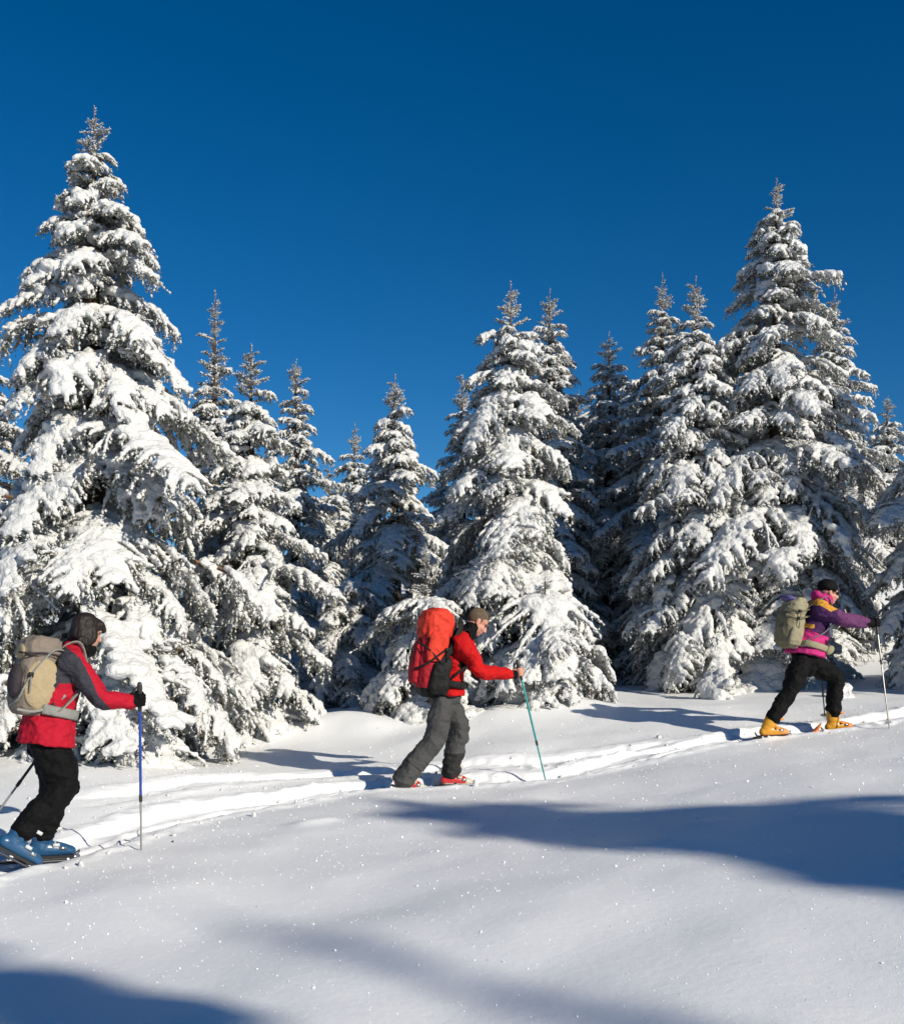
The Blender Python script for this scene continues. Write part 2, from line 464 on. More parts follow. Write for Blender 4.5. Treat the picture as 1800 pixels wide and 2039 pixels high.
    tri = np.stack([pos - sdv * w, pos + sdv * w, pos + nd * ln], 1)
    up = nd[:, 2]; pr = frost * (.55 + .6 * np.clip(up, -.6, 1)); fr = rng.random(N) < pr
    mi = np.where(fr, 2, np.where(rng.random(N) < .45, 1, 0))
    wt_ = tubes_tri(wood); tri = np.concatenate([tri, wt_]); mi = np.concatenate([mi, np.full(len(wt_), 3)])
    bm_ = fast_mesh('branch', tri, mi, [M['needle'], M['needle_pale'], M['frost'], M['twig']])
    # snow mesh: pad blobs fused by voxel remesh, plus loose pellets caught in the twigs
    sme = None; parts = []
    if snow:
        iv, jf = ico(1); jf = np.array(jf)
        c = np.array([s[0] for s in snow]); rx = np.array([s[1] for s in snow]); rz = np.array([s[2] for s in snow])
        V = c[:, None] + iv[None] * np.stack([rx, rx, rz], 1)[:, None]
        Fc = (jf[None] + (np.arange(len(c)) * len(iv))[:, None, None]).reshape(-1, 3)
        me = bpy.data.meshes.new('snow'); V = V.reshape(-1, 3)
        me.vertices.add(len(V)); me.vertices.foreach_set('co', V.ravel()); me.loops.add(Fc.size); me.loops.foreach_set('vertex_index', Fc.ravel())
        me.polygons.add(len(Fc)); me.polygons.foreach_set('loop_start', np.arange(len(Fc)) * 3); me.update(calc_edges=True)
        sme = remesh(me, vox, soft)
        displace(sme, .010, 14, seed=seed); displace(sme, .006, 34, seed=seed + 3)
        t = np.array([], int)
        sme.calc_loop_triangles(); q = np.empty(len(sme.loop_triangles) * 3, np.int32); sme.loop_triangles.foreach_get('vertices', q); parts.append((vco(sme), q.reshape(-1, 3)))
    # pellets
    k = int(len(pos) * .13 * (frost + .25)); sel = rng.choice(len(pos), k, replace=False)
    iv, jf = ico(1); b = bmesh.new(); bmesh.ops.create_icosphere(b, subdivisions=1, radius=1); b.free()
    ov = np.array([(1, 0, 0), (-1, 0, 0), (0, 1, 0), (0, -1, 0), (0, 0, 1), (0, 0, -1)], float); of = np.array([(0, 2, 4), (2, 1, 4), (1, 3, 4), (3, 0, 4), (2, 0, 5), (1, 2, 5), (3, 1, 5), (0, 3, 5)])
    rr = rng.uniform(.007, .019, k); ax_ = nrm(dr[sel]); 
    e1 = nrm(np.cross(ax_, nrm(rng.normal(0, 1, (k, 3))))); e2 = np.cross(ax_, e1)
    st = rr * rng.uniform(1.2, 2.6, k)
    V = (pos[sel] + [0, 0, .006])[:, None] + ov[None, :, 0:1] * (ax_ * st[:, None])[:, None] + ov[None, :, 1:2] * (e1 * rr[:, None])[:, None] + ov[None, :, 2:3] * (e2 * rr[:, None])[:, None]
    parts.append((V.reshape(-1, 3), (of[None] + (np.arange(k) * 6)[:, None, None]).reshape(-1, 3)))
    vs = np.concatenate([p[0] for p in parts]); off = np.cumsum([0] + [len(p[0]) for p in parts[:-1]])
    fs = np.concatenate([p[1] + o for p, o in zip(parts, off)])
    me = bpy.data.meshes.new('snow'); me.vertices.add(len(vs)); me.vertices.foreach_set('co', vs.ravel())
    me.loops.add(fs.size); me.loops.foreach_set('vertex_index', fs.ravel()); me.polygons.add(len(fs)); me.polygons.foreach_set('loop_start', np.arange(len(fs)) * 3)
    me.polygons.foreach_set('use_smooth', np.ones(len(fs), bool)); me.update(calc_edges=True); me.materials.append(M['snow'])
    return bm_, me

CLS = {}
def build_classes():
    s = 100
    for L, nv in ((2.0, 3), (1.45, 3), (1.0, 3), (.68, 3), (.44, 2)):
        CLS[('heavy', L)] = [make_bough(s + i, L, (8, -6, 10)[i], (-54, -48, -42)[i], (.40, .46, .42)[i] if L > .8 else .48, (1.6, 1.3, 1.45)[i], .8, hang=.7, vox=.015 if L > 1.2 else .013, pad=(1.25, .95, 1.1)[i], soft=4) for i in range(nv)]; s += 10
    CLS[('pad', 2.0)] = [make_bough(s + i, 2.0, 6, (-54, -48)[i], (.34, .40)[i], 1.25, .78, hang=.9, vox=.016, pad=1.45) for i in range(2)]; s += 10
    CLS[('pad', 1.3)] = [make_bough(s + i, 1.3, 6, (-54, -46)[i], (.36, .42)[i], 1.2, .78, hang=.9, vox=.015, pad=1.35) for i in range(2)]; s += 10
    for L, nv in ((1.45, 2), (1.0, 2), (.68, 2), (.44, 2)):
        CLS[('light', L)] = [make_bough(s + i, L, (14, 2)[i], (-36, -28)[i], .42 if L > .8 else .48, (1.25, 1.1)[i], .8, hang=.6, pad=.65, soft=3) for i in range(nv)]; s += 10
    CLS[('mound', 1.9)] = [make_bough(77, 1.9, -38, -52, .24, 1.15, .78, hang=1.0, vox=.016, pad=1.9, soft=9)]
    CLS[('tip', .3)] = [make_bough(s + i, .3, 30, 15, .5, .5, .85, hang=.0, spiky=.85, vox=.01, pad=.6) for i in range(2)]
build_classes()

def make_leader(seed, H=.5):
    rng = np.random.default_rng(seed)
    wood = [(np.array([0, 0, -.3]), np.array([0, 0, H]), .012, .004)]; twigs = [(np.array([[0, 0, -.2], [0, 0, H * .5], [.01, 0, H]]), .7)]
    for k in range(7):
        z = rng.uniform(-.05, H * .75); a = rng.uniform(0, 6.28); l = (H - z) * .28 + .04
        v = nrm([math.cos(a), math.sin(a), .9]); q = np.array([[0, 0, z], [0, 0, z] + v * l * .5, [0, 0, z] + nrm(v + [0, 0, .3]) * l]); twigs.append((q, .8)); wood.append((q[0], q[2], .004, .002))
    pos, dr = [], []
    for q, dn in twigs:
        for a, b in zip(q[:-1], q[1:]):
            l = np.linalg.norm(b - a); k = max(2, int(l / .006 * dn)); pos.append(a + (b - a) * rng.random((k, 1))); dr.append(np.repeat(nrm(b - a)[None], k, 0))
    pos = np.concatenate(pos); dr = np.concatenate(dr); N = len(pos)
    rnd = nrm(rng.normal(0, 1, (N, 3))); perp = nrm(rnd - dr * (rnd * dr).sum(1)[:, None]); nd = nrm(dr * .6 + perp)
    w = .004; sdv = nrm(np.cross(nd, nrm(rng.normal(0, 1, (N, 3))))); ln = rng.uniform(.02, .035, (N, 1))
    tri = np.stack([pos - sdv * w, pos + sdv * w, pos + nd * ln], 1); mi = np.where(rng.random(N) < .75, 2, 1)
    wt = tubes_tri(wood); tri = np.concatenate([tri, wt]); mi = np.concatenate([mi, np.full(len(wt), 3)])
    return fast_mesh('leader', tri, mi, [M['needle'], M['needle_pale'], M['frost'], M['twig']])
LEADERS = [make_leader(i, .55) for i in range(3)]

SPRUCE_GROUP = 'snow covered spruces at the edge of the clearing'
def spruce(u, vtop, d, hw, label, seed, style='heavy', lean=0.0, xy=None, H=None, dens=1.0, power=.8, low=.02, extra=(), group=SPRUCE_GROUP, tmix=.0, pads=0.0):
    rng = random.Random(seed)
    if xy is None: x, y = (u - 900) * d / F, d
    else: x, y = xy
    zg = hz(x, y)
    if H is None: H = (VH - vtop) * d / F - zg
    Rb = 1.2 * hw * d / F if xy is None else hw
    root = empty('spruce_tree', (x, y, zg - .12)); H += .12
    root.rotation_euler = (0, 0, 0)
    tag(root, label, 'tree', group)
    mb = MB(); tube(mb, [(0, 0, -.3), (.01, .0, H * .3), (0, .01, H * .65), (0, 0, H * .97)], [.022 * H + .03, .016 * H + .02, .008 * H + .01, .006], 10, 6)
    mesh_obj('trunk', mb.mesh('trunk', [M['bark']]), root)
    mesh_obj('leader', LEADERS[seed % 3], root).location = (0, 0, H - .5 - .06 * (seed % 3))
    def put(kind, l, h, az, pitch, roll=0, wid=None, r0=0.0):
        Ls = sorted({k[1] for k in CLS if k[0] == kind}); Lc = min(Ls, key=lambda q: abs(math.log(q / l)))
        b, s = rng.choice(CLS[(kind, Lc)]); k = l / Lc
        o = mesh_obj('branch', b, root); o.location = (r0 * math.cos(az), r0 * math.sin(az), max(h, .12))
        o.rotation_mode = 'QUATERNION'
        q = Matrix.Rotation(az, 4, 'Z') @ Matrix.Rotation(-pitch, 4, 'Y') @ Matrix.Rotation(roll, 4, 'X')
        o.rotation_quaternion = q.to_quaternion()
        fl = rng.choice((-1, 1)); kw = k * (wid or rng.uniform(.9, 1.2)); o.scale = (k, kw * fl, k * rng.uniform(.92, 1.1))
        mesh_obj('snow', s, o); return o
    h = H * low + .05; az = rng.uniform(0, 6.28); ph = (rng.uniform(0, 6), rng.uniform(0, 6))
    while h < H * .965:
        f = h / H
        r = Rb * (1 - f) ** power * (1 - .35 * max(0, (f - .72) / .28)) * (.55 + .45 * min(1, (f + .10) / .16)) + .03
        l = r / (.80 if style == 'heavy' else .86)
        gap = (.036 + .052 * l) / dens
        pitch = R(-22 + 38 * f + rng.uniform(-11, 11))
        ll = max(l * rng.uniform(.70, 1.18), .13)
        az += 2.39996 + rng.uniform(-.35, .35)
        ll *= 1 + .13 * math.sin(az * 2 + ph[0] + h * .8) + .10 * math.sin(az * 3 + ph[1] - h * 1.7)
        if rng.random() < .045 and f < .55: ll *= 1.25
        kind = style
        if kind == 'heavy' and (f > .86 or rng.random() < tmix): kind = 'light'
        if H - h < .65 or ll < .26: kind = 'tip'; pitch = R(rng.uniform(-5, 40)); ll = min(ll, .07 + .24 * (H - h)) * rng.uniform(.7, 1.2); gap *= 1.7
        if kind == 'light' and ll > 1.9: kind = 'heavy'
        if pads and kind == 'heavy' and ll > .95 and rng.random() < pads: kind = 'pad'
        if kind in ('heavy', 'light') and ll > 1.2 and rng.random() > .42:
            # outer branchlets hang in overlapping clumps near the crown's surface
            for k in (-1, 1):
                lc = rng.uniform(.66, 1.0) * (1.1 if ll > 1.8 else 1); r0 = max(.2, ll * rng.uniform(.62, 1.0) - lc) * .86; a2 = az + k * rng.uniform(.18, .36)
                put(kind, lc, h - r0 * rng.uniform(.12, .34), a2, pitch - R(rng.uniform(0, 14)), R(rng.uniform(-18, 18)), None, r0)
            if rng.random() < .8: put(kind, ll * rng.uniform(.45, .75), h, az + rng.uniform(-.5, .5), pitch, R(rng.uniform(-14, 14)))
            h += gap * rng.uniform(.7, 1.15); continue
        put(kind, ll, h, az, pitch, R(rng.uniform(-14, 14)))
        h += gap * rng.uniform(.5, 1.0)
    for (hh, l, a, p, wid, *more) in extra:
        o = put(more[0] if more else 'pad', l, hh, a, p, 0, wid)
        if len(more) > 1: o.location = more[1]
    return root

print('classes', {k: (len(v[0][0].polygons), len(v[0][1].polygons)) for k, v in CLS.items()})

# ------------------------------------------------------------------ pole holes pressed in the snow, then the ground
for (u, v, dd) in ((282, 1694, 8.0), (1090, 1541, 10.9), (1772, 1450, 11.6)):
    p = W(u, v, dd); POKES.append(((p[0] - .09, p[1] - .03), .035, .05))
ground = build_ground()

# ------------------------------------------------------------------ trees in view
D = math.radians
spruce(188, 208, 11.6, 345, 'tallest broad snow-laden spruce right behind the skier in the red and grey jacket', 1, 'heavy', dens=1.15, power=.84, tmix=.05, pads=.3,
extra=((1.7, 1.9, D(-22), D(-2), 1.25, 'mound', (0, -.75, 1.80)), (1.2, 1.5, D(-100), D(-10), 1.2), (2.4, 1.5, D(-75), D(-4), 1.2), (3.1, 1.4, D(-40), D(-2), 1.2), (2.9, 1.4, D(-110), D(0), 1.2), (.9, 1.3, D(-20), D(-12), 1.2)))
spruce(-150, 500, 12.4, 260, 'snowy spruce whose boughs reach in beside the tallest broad spruce at the picture edge', 2, 'heavy', dens=1.0)
spruce(428, 585, 15.2, 130, 'slender spruce with frosted spire rising just behind the tallest broad spruce', 3, 'light', dens=1.1, power=.95)
spruce(500, 682, 13.8, 138, 'dense shorter spruce with draped skirt next to the tallest broad spruce', 4, 'heavy', dens=1.25, power=.75, tmix=.3)
spruce(590, 706, 20.0, 115, 'darker frosted spruce standing back behind the dense draped one', 5, 'light', dens=1.1)
spruce(706, 845, 25.0, 90, 'smallest distant spruce in the gap between the two spruce clusters', 6, 'light', dens=1.0)
spruce(786, 742, 18.0, 150, 'slim spruce with round snow pads beside the shaded hollow', 7, 'heavy', dens=1.2, power=.8, tmix=.4)
spruce(920, 738, 22.0, 105, 'spruce half hidden behind the broad one that stands behind the red backpack', 8, 'light')
spruce(1016, 566, 15.2, 240, 'broad spruce with thick layered snow behind the skier with the red backpack', 9, 'heavy', dens=1.1, power=.86, tmix=.1, pads=.12, extra=tuple((hh, l, D(a), D(-8), 1.2, 'heavy') for hh, l, a in ((2.2, 1.2, -100), (2.7, 1.1, -84), (3.2, 1.0, -105), (3.8, .9, -92))))
spruce(1094, 572, 20.0, 150, 'sparser brownish frosted spruce rising behind the broad layered one', 10, 'light', dens=1.1)
spruce(1212, 652, 21.0, 150, 'shaded blue-grey spruce in the dark gap before the twin spires', 11, 'light', dens=1.1)
spruce(1318, 548, 20.0, 150, 'spruce forming the rear one of the twin spires', 12, 'light', dens=1.1)
spruce(1384, 546, 17.2, 170, 'spruce forming the front one of the twin spires', 13, 'heavy', dens=1.2, power=.88, tmix=.4)
spruce(1545, 345, 17.3, 275, 'tall pointed spruce with the highest spire behind the skier in pink and purple', 14, 'heavy', dens=1.2, power=.88, tmix=.25, low=.01, extra=tuple((hh, l, D(a), D(-8), 1.2, 'heavy') for hh, l, a in ((.7, 1.3, -105), (1.1, 1.4, -85), (1.5, 1.4, -112), (1.9, 1.3, -92), (2.4, 1.3, -104), (2.9, 1.2, -84), (3.4, 1.1, -110), (4.0, 1.0, -95))))
spruce(1660, 578, 21.0, 150, 'spruce tucked behind the shoulder of the tall pointed spruce', 15, 'light')
spruce(1766, 785, 25.0, 90, 'little far spruce on the snowy crest past the tall pointed spruce', 16, 'light')
spruce(1868, 760, 16.2, 200, 'shaded spruce whose boughs enter above the grey ski pole tip', 17, 'heavy')
spruce(848, 1100, 14.6, 165, 'half-buried young spruce bent by snow behind the red backpack', 18, 'heavy', dens=1.2, power=.6)
spruce(1085, 1150, 14.3, 140, 'half-buried young spruce heaped with snow beyond the turquoise pole', 19, 'heavy', dens=1.3, power=.55)
spruce(700, 1080, 16.8, 95, 'low bowed young spruce beside the shaded hollow', 21, 'heavy', dens=1.2, power=.65)
spruce(655, 925, 22.5, 120, 'shaded spruce filling the gap above the hollow', 22, 'light')
spruce(1152, 770, 23.5, 150, 'shaded spruce deep in the dark gap behind the broad layered one', 23, 'light')
spruce(1262, 800, 22.5, 140, 'spruce in deep shade just before the twin spires', 24, 'light')
spruce(-30, 640, 15.5, 200, 'snowy spruce behind the tallest broad spruce at the picture edge', 25, 'light')
spruce(880, 930, 23.0, 110, 'low snowy spruce behind the slim one with round snow pads', 26, 'light')
spruce(1460, 700, 20.0, 150, 'spruce wedged between the twin spires and the tall pointed spruce', 27, 'light')
# further spruces round the clearing, behind and beside the photographer: their shadows lie across the snow
def shadow_spruce(tipx, tipy, s, r, label, seed, style='heavy', extra_h=0.0, dens=.9):
    x = tipx + SD.x / math.hypot(SD.x, SD.y) * s; y = tipy + SD.y / math.hypot(SD.x, SD.y) * s
    H = hz(tipx, tipy) + s * math.tan(SUN_EL) - hz(x, y) + extra_h
    spruce(0, 0, 0, r, label, seed, style, xy=(x, y), H=H, dens=dens, group='spruces around the clearing outside the view')
shadow_spruce(-1.0, 9.8, 25, 5.5, 'tall spruce behind the photographer casting the long shadow past the middle skier', 31, dens=2.2)
shadow_spruce(-3.55, 6.5, 20, 1.6, 'spruce behind the photographer casting the corner shadow', 32, dens=1.8)
shadow_spruce(-1.7, 6.2, 38, 1.5, 'far tall slim spruce behind the photographer', 33, 'light')
shadow_spruce(5.9, 17.0, 6.5, 2.7, 'spruce beside the view shading the tall pointed spruce', 34, extra_h=5.0, dens=1.1)
spruce(0, 0, 0, 2.6, 'spruce beside the view shading the snowy crest', 35, 'heavy', xy=(14.8, 24.0), H=9.5, dens=.9, group='spruces around the clearing outside the view')

# ------------------------------------------------------------------ skiers
def fabric(name, col, rough=.75, amt=.12): return mat(name, col, rough, .12, noise=(18, amt), bump=(24, .75, .022))
M['skin'] = mat('skin', (.50, .27, .185), .55, .35, noise=(30, .10), sss=.15)
M['skin_pink'] = mat('skin_flushed', (.52, .25, .18), .55, .35, noise=(30, .10), sss=.15)
M['hair_dark'] = mat('hair_dark', (.017, .012, .010), .55, .3, noise=(60, .5), bump=(120, .6, .006))
M['hair_brown'] = mat('hair_cropped', (.115, .084, .060), .85, .1, noise=(70, .65), bump=(220, .5, .004))
M['jacket_red'] = fabric('jacket_red', (.40, .010, .026)); M['jacket_grey'] = fabric('jacket_grey', (.040, .040, .050))
M['jacket_scarlet'] = fabric('jacket_scarlet', (.46, .008, .009)); M['black'] = fabric('black_cloth', (.0045, .0045, .005))
M['charcoal'] = fabric('charcoal_cloth', (.062, .062, .062)); M['charcoal_dark'] = fabric('charcoal_panel', (.028, .028, .028))
M['purple'] = fabric('purple_cloth', (.058, .020, .078)); M['plum'] = fabric('plum_cloth', (.125, .04, .115)); M['pink'] = fabric('pink_cloth', (.48, .032, .17)); M['ochre'] = fabric('ochre_cloth', (.55, .27, .04))
M['taupe'] = fabric('taupe_nylon', (.20, .165, .135)); M['beige'] = fabric('beige_nylon', (.36, .285, .175)); M['strap_grey'] = fabric('strap_grey', (.24, .24, .22)); M['mesh_dark'] = fabric('dark_mesh', (.045, .038, .042))
M['pack_red'] = fabric('red_nylon', (.60, .045, .026), .6); M['pack_wine'] = fabric('wine_nylon', (.33, .016, .026)); M['pack_black'] = fabric('black_nylon', (.014, .014, .014), .6)
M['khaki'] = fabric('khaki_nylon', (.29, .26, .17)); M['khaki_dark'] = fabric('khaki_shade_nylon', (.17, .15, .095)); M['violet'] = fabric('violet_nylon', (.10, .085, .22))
M['boot_blue'] = mat('boot_blue', (.018, .075, .165), .3, .5, noise=(8, .15)); M['boot_pale'] = mat('boot_pale', (.55, .58, .58), .35, .5); M['boot_red'] = mat('boot_red', (.48, .03, .035), .35, .5, noise=(9, .2))
M['boot_yellow'] = mat('boot_yellow', (.58, .27, .018), .35, .5, noise=(9, .15)); M['boot_orange'] = mat('boot_orange', (.72, .24, .05), .35, .5); M['boot_cream'] = mat('boot_cream', (.5, .48, .38), .4, .4)
M['rubber'] = mat('rubber', (.015, .015, .016), .6, .3); M['steel'] = mat('steel', (.55, .56, .57), .3, .5, metal=.9); M['eye'] = mat('eye_dark', (.02, .015, .012), .2, .5)
M['pole_blue'] = mat('pole_blue', (.02, .06, .38), .3, .5, metal=.2); M['pole_teal'] = mat('pole_teal', (.02, .30, .28), .3, .5, metal=.2); M['pole_grey'] = mat('pole_grey', (.34, .34, .31), .35, .5, metal=.5); M['pole_dark'] = mat('pole_dark', (.03, .03, .03), .45, .4)
M['ski_dark'] = mat('ski_dark', (.05, .05, .06), .35, .4); M['ski_orange'] = mat('ski_orange', (.6, .16, .04), .35, .4); M['lens'] = mat('lens', (.01, .01, .012), .08, .6); M['lips'] = mat('lips', (.42, .16, .13), .5, .3)

def inpoly(u, v, poly):
    r = np.zeros(len(u), bool); n = len(poly)
    for i in range(n):
        (x1, y1), (x2, y2) = poly[i], poly[(i + 1) % n]
        c = ((y1 > v) != (y2 > v)) & (u < (x2 - x1) * (v - y1) / (y2 - y1 + 1e-12) + x1); r ^= c
    return r

class Skier:
    def __init__(s, name_label, u0, d, yaw):
        s.d = d; s.psi = R(yaw); s.c = math.cos(s.psi); s.s = math.sin(s.psi)
        s.fw = np.array([s.c, s.s, 0]); s.lf = np.array([-s.s, s.c, 0]); s.X0 = (u0 - 900) * d / F
        b = np.array([s.X0, d, hz(s.X0, d)]); s.off = b
        s.root = empty('person', b); tag(s.root, name_label, 'person', 'ski tourers climbing in line')
    def J(s, u, v, l=0.0):
        k = (u - 900) / F
        f = (k * (s.d + l * s.c) - s.X0 + l * s.s) / (s.c - k * s.s)
        y = s.d + f * s.s + l * s.c
        return np.array([k * y, y, (VH - v) * y / F])
    def pix(s, p):
        p = np.atleast_2d(p); return 900 + p[:, 0] / p[:, 1] * F, VH - p[:, 2] / p[:, 1] * F
    def lat(s, p): return (np.atleast_2d(p) - s.off) @ s.lf
    def part(s, name, mb, mats, vox=None, it=3, parent=None, colour=None, folds=(), smooth=True):
        me = mb.mesh(name, mats if not vox else mats[:1], s.off, smooth)
        if vox:
            me = remesh(me, vox, it); me.materials.clear()
            for m in mats: me.materials.append(m)
        for amp, sc_, rg, sd in folds: displace(me, amp, sc_, rg, sd)
        if colour is not None:
            n = len(me.polygons); c = np.empty(n * 3); me.polygons.foreach_get('center', c); c = c.reshape(-1, 3) + s.off
            me.polygons.foreach_set('material_index', colour(c).astype(np.int32)); me.update()
        o = mesh_obj(name, me, parent or s.root); return o
    def torso(s, rows):
        """rows: (u, v, r_fwd, r_lat) from hem to shoulder line"""
        s.tc = np.array([s.J(r[0], r[1]) for r in rows]); s.tr = np.array([[r[2], r[3]] for r in rows])
    def T(s, t, ang, off=0.0):
        x = t * (len(s.tc) - 1); i = min(int(x), len(s.tc) - 2); q = x - i
        c = s.tc[i] * (1 - q) + s.tc[i + 1] * q; r = s.tr[i] * (1 - q) + s.tr[i + 1] * q
        ax = nrm(s.tc[i + 1] - s.tc[i]); f = nrm(s.fw - ax * np.dot(s.fw, ax)); a = R(ang)
        return c + f * (r[0] + off) * math.cos(a) + s.lf * (r[1] + off) * math.sin(a)
    def hframe(s, pitch, yaw=0):
        y = s.psi + R(yaw); f0 = np.array([math.cos(y), math.sin(y), 0]); l = np.array([-math.sin(y), math.cos(y), 0]); p = R(pitch)
        f = f0 * math.cos(p) + np.array([0, 0, math.sin(p)]); u = -f0 * math.sin(p) + np.array([0, 0, math.cos(p)])
        return np.array([f, l, u])            # rows: local x, y, z in world

def head(mb, C, A, k=1.0):
    """head into mb; C centre, A rows = forward, left, up"""
    def q(p): return C + np.asarray(p, float) * k @ A
    def e(p, r, sub=3): ell(mb, q(p), np.asarray(r) * k, A, sub=sub)
    e((-.012, 0, .030), (.098, .076, .092)); e((.028, 0, -.045), (.068, .062, .078)); e((.062, 0, -.098), (.026, .030, .022)); e((.010, 0, -.075), (.055, .056, .045))
    e((.055, .034, -.038), (.032, .028, .03)); e((.055, -.034, -.038), (.032, .028, .03))
    e((.078, .0, .020), (.022, .050, .016))
    tube(mb, [q((.088, 0, .004)), q((.104, 0, -.02)), q((.113, 0, -.038))], [.010 * k, .012 * k, .015 * k], 8, 3)
    e((.100, .012, -.042), (.012, .010, .009), 2); e((.100, -.012, -.042), (.012, .010, .009), 2)
    e((.088, 0, -.066), (.014, .026, .008), 2); e((.085, 0, -.078), (.013, .022, .008), 2)
    for sd in (-1, 1):
        e((-.008, .077 * sd, -.014), (.020, .010, .033), 2); e((-.002, .080 * sd, -.036), (.010, .007, .012), 2)
    return q

def grip_hand(mb, C, A, wrist, flip=1, fat=1.0):
    A = nrm(A); w = wrist - C; w = nrm(w - A * np.dot(w, A)); sd = np.cross(A, w) * flip
    def c(ang, z, r): a = R(ang); return C + A * z + (w * math.cos(a) + sd * math.sin(a)) * r
    tube(mb, [wrist, C + w * .055 + A * .002, C + w * .030], [(.030 * fat, .024 * fat), (.040 * fat, .020 * fat), (.040 * fat, .014 * fat)], 12, 4, ref=A)
    for k in range(4):
        z = .030 - .0205 * k; L = (1.0, 1.05, 1.0, .85)[k]; r = (.0098, .0102, .0098, .0086)[k] * fat
        tube(mb, [c(8, z, .036), c(60 * L, z + .002, .036), c(118 * L, z, .032), c(175 * L, z - .002, .028), c(225 * L, z - .003, .026)], [r * 1.1, r * 1.1, r, r * .95, r * .85], 8, 3)
    tube(mb, [c(-5, .012, .046), c(-50, .034, .040), c(-105, .044, .031), c(-150, .040, .028)], [.0135 * fat, .0125 * fat, .011 * fat, .0095 * fat], 8, 3)

def boot(sk, S, A, shin, cols, straps=3):
    """ski boot standing on S (sole middle); A rows fwd, left, up; shin = direction up the leg"""
    shell, cuffc, trim = cols[:3]; toe = cols[3] if len(cols) > 3 else trim
    def q(p): return S + np.asarray(p, float) @ A
    ank = q((-.055, 0, .105)); top = ank + nrm(shin) * .19
    mb = MB()
    tube(mb, [q((-.105, 0, .055)), q((-.03, 0, .062)), q((.07, 0, .055)), q((.135, 0, .045))], [(.046, .042), (.056, .048), (.047, .052), (.034, .046)], 14, 4, ref=A[2])
    tube(mb, [q((-.06, 0, .07)), ank, ank + nrm(shin) * .08], [(.066, .050), (.064, .050), (.062, .050)], 14, 4, ref=A[0])
    b = sk.part('boot', mb, [shell, toe], .007, 3, colour=lambda c: ((((c - S) @ A[0]) > .095) | (((c - S) @ A[2]) < .032)).astype(int))
    m2 = MB(); tube(m2, [ank + nrm(shin) * .03, ank + nrm(shin) * .10, top], [(.072, .058), (.074, .060), (.072, .060)], 16, 4, ref=A[0])
    sk.part('cuff', m2, [cuffc], .007, 3, parent=b)
    m3 = MB(); box(m3, q((.0, 0, .008)), (.155, .038, .010), A); sk.part('sole', m3, [M['rubber']], parent=b, smooth=False)
    for i in range(straps):
        m4 = MB(); p = (q((.030 + .045 * i, 0, .104 - .022 * i)) if i < 2 else ank + nrm(shin) * .11 + A[0] * .070)
        tube(m4, [p - A[1] * .040 - A[2] * .012, p, p + A[1] * .040 - A[2] * .012], [.007, .008, .007], 8, 3)
        box(m4, p - A[1] * .052 - A[2] * .014, (.022, .006, .011), A); sk.part('buckle', m4, [trim if i != 1 else M['steel']], parent=b)
    return ank

def ski(S, A, cols, label, tip=.85, tail=.72):
    root = empty('ski', S); tag(root, label, 'ski', 'touring skis')
    xs = np.linspace(-tail, tip, 26); mb = MB(); V = []
    for x in xs:
        t = (x + tail) / (tip + tail); w = .048 - .012 * math.sin(math.pi * t)
        if t > .93: w *= math.sqrt(max(0.04, 1 - ((t - .93) / .07) ** 2))
        z = .09 * max(0, (t - .88) / .12) ** 2
        for (a, b) in ((-w, 0), (w, 0), (w, .014), (-w, .014)): V.append(np.array([x, a, z + b - .014]) @ A)
    fs = []
    for i in range(len(xs) - 1):
        for k in range(4): fs.append((i * 4 + k, i * 4 + (k + 1) % 4, i * 4 + 4 + (k + 1) % 4, i * 4 + 4 + k))
    fs += [(3, 2, 1, 0), tuple(len(xs) * 4 - 4 + k for k in range(4))]
    mb.add(V, fs); mesh_obj('plank', mb.mesh('plank', [cols]), root)
    m = MB()
    box(m, np.array([.165, 0, .014]) @ A, (.030, .036, .014), A); tube(m, [np.array([.17, -.04, .02]) @ A, np.array([.20, 0, .055]) @ A, np.array([.17, .04, .02]) @ A], [.005, .005, .005], 6, 4)
    mesh_obj('toe_binding', m.mesh('toe_binding', [M['steel']]), root)
    m = MB(); box(m, np.array([-.17, 0, .016]) @ A, (.035, .032, .016), A); tube(m, [np.array([-.16, 0, .02]) @ A, np.array([-.19, 0, .075]) @ A], [.012, .009], 8, 2)
    mesh_obj('heel_binding', m.mesh('heel_binding', [M['pole_dark']]), root)
    return root

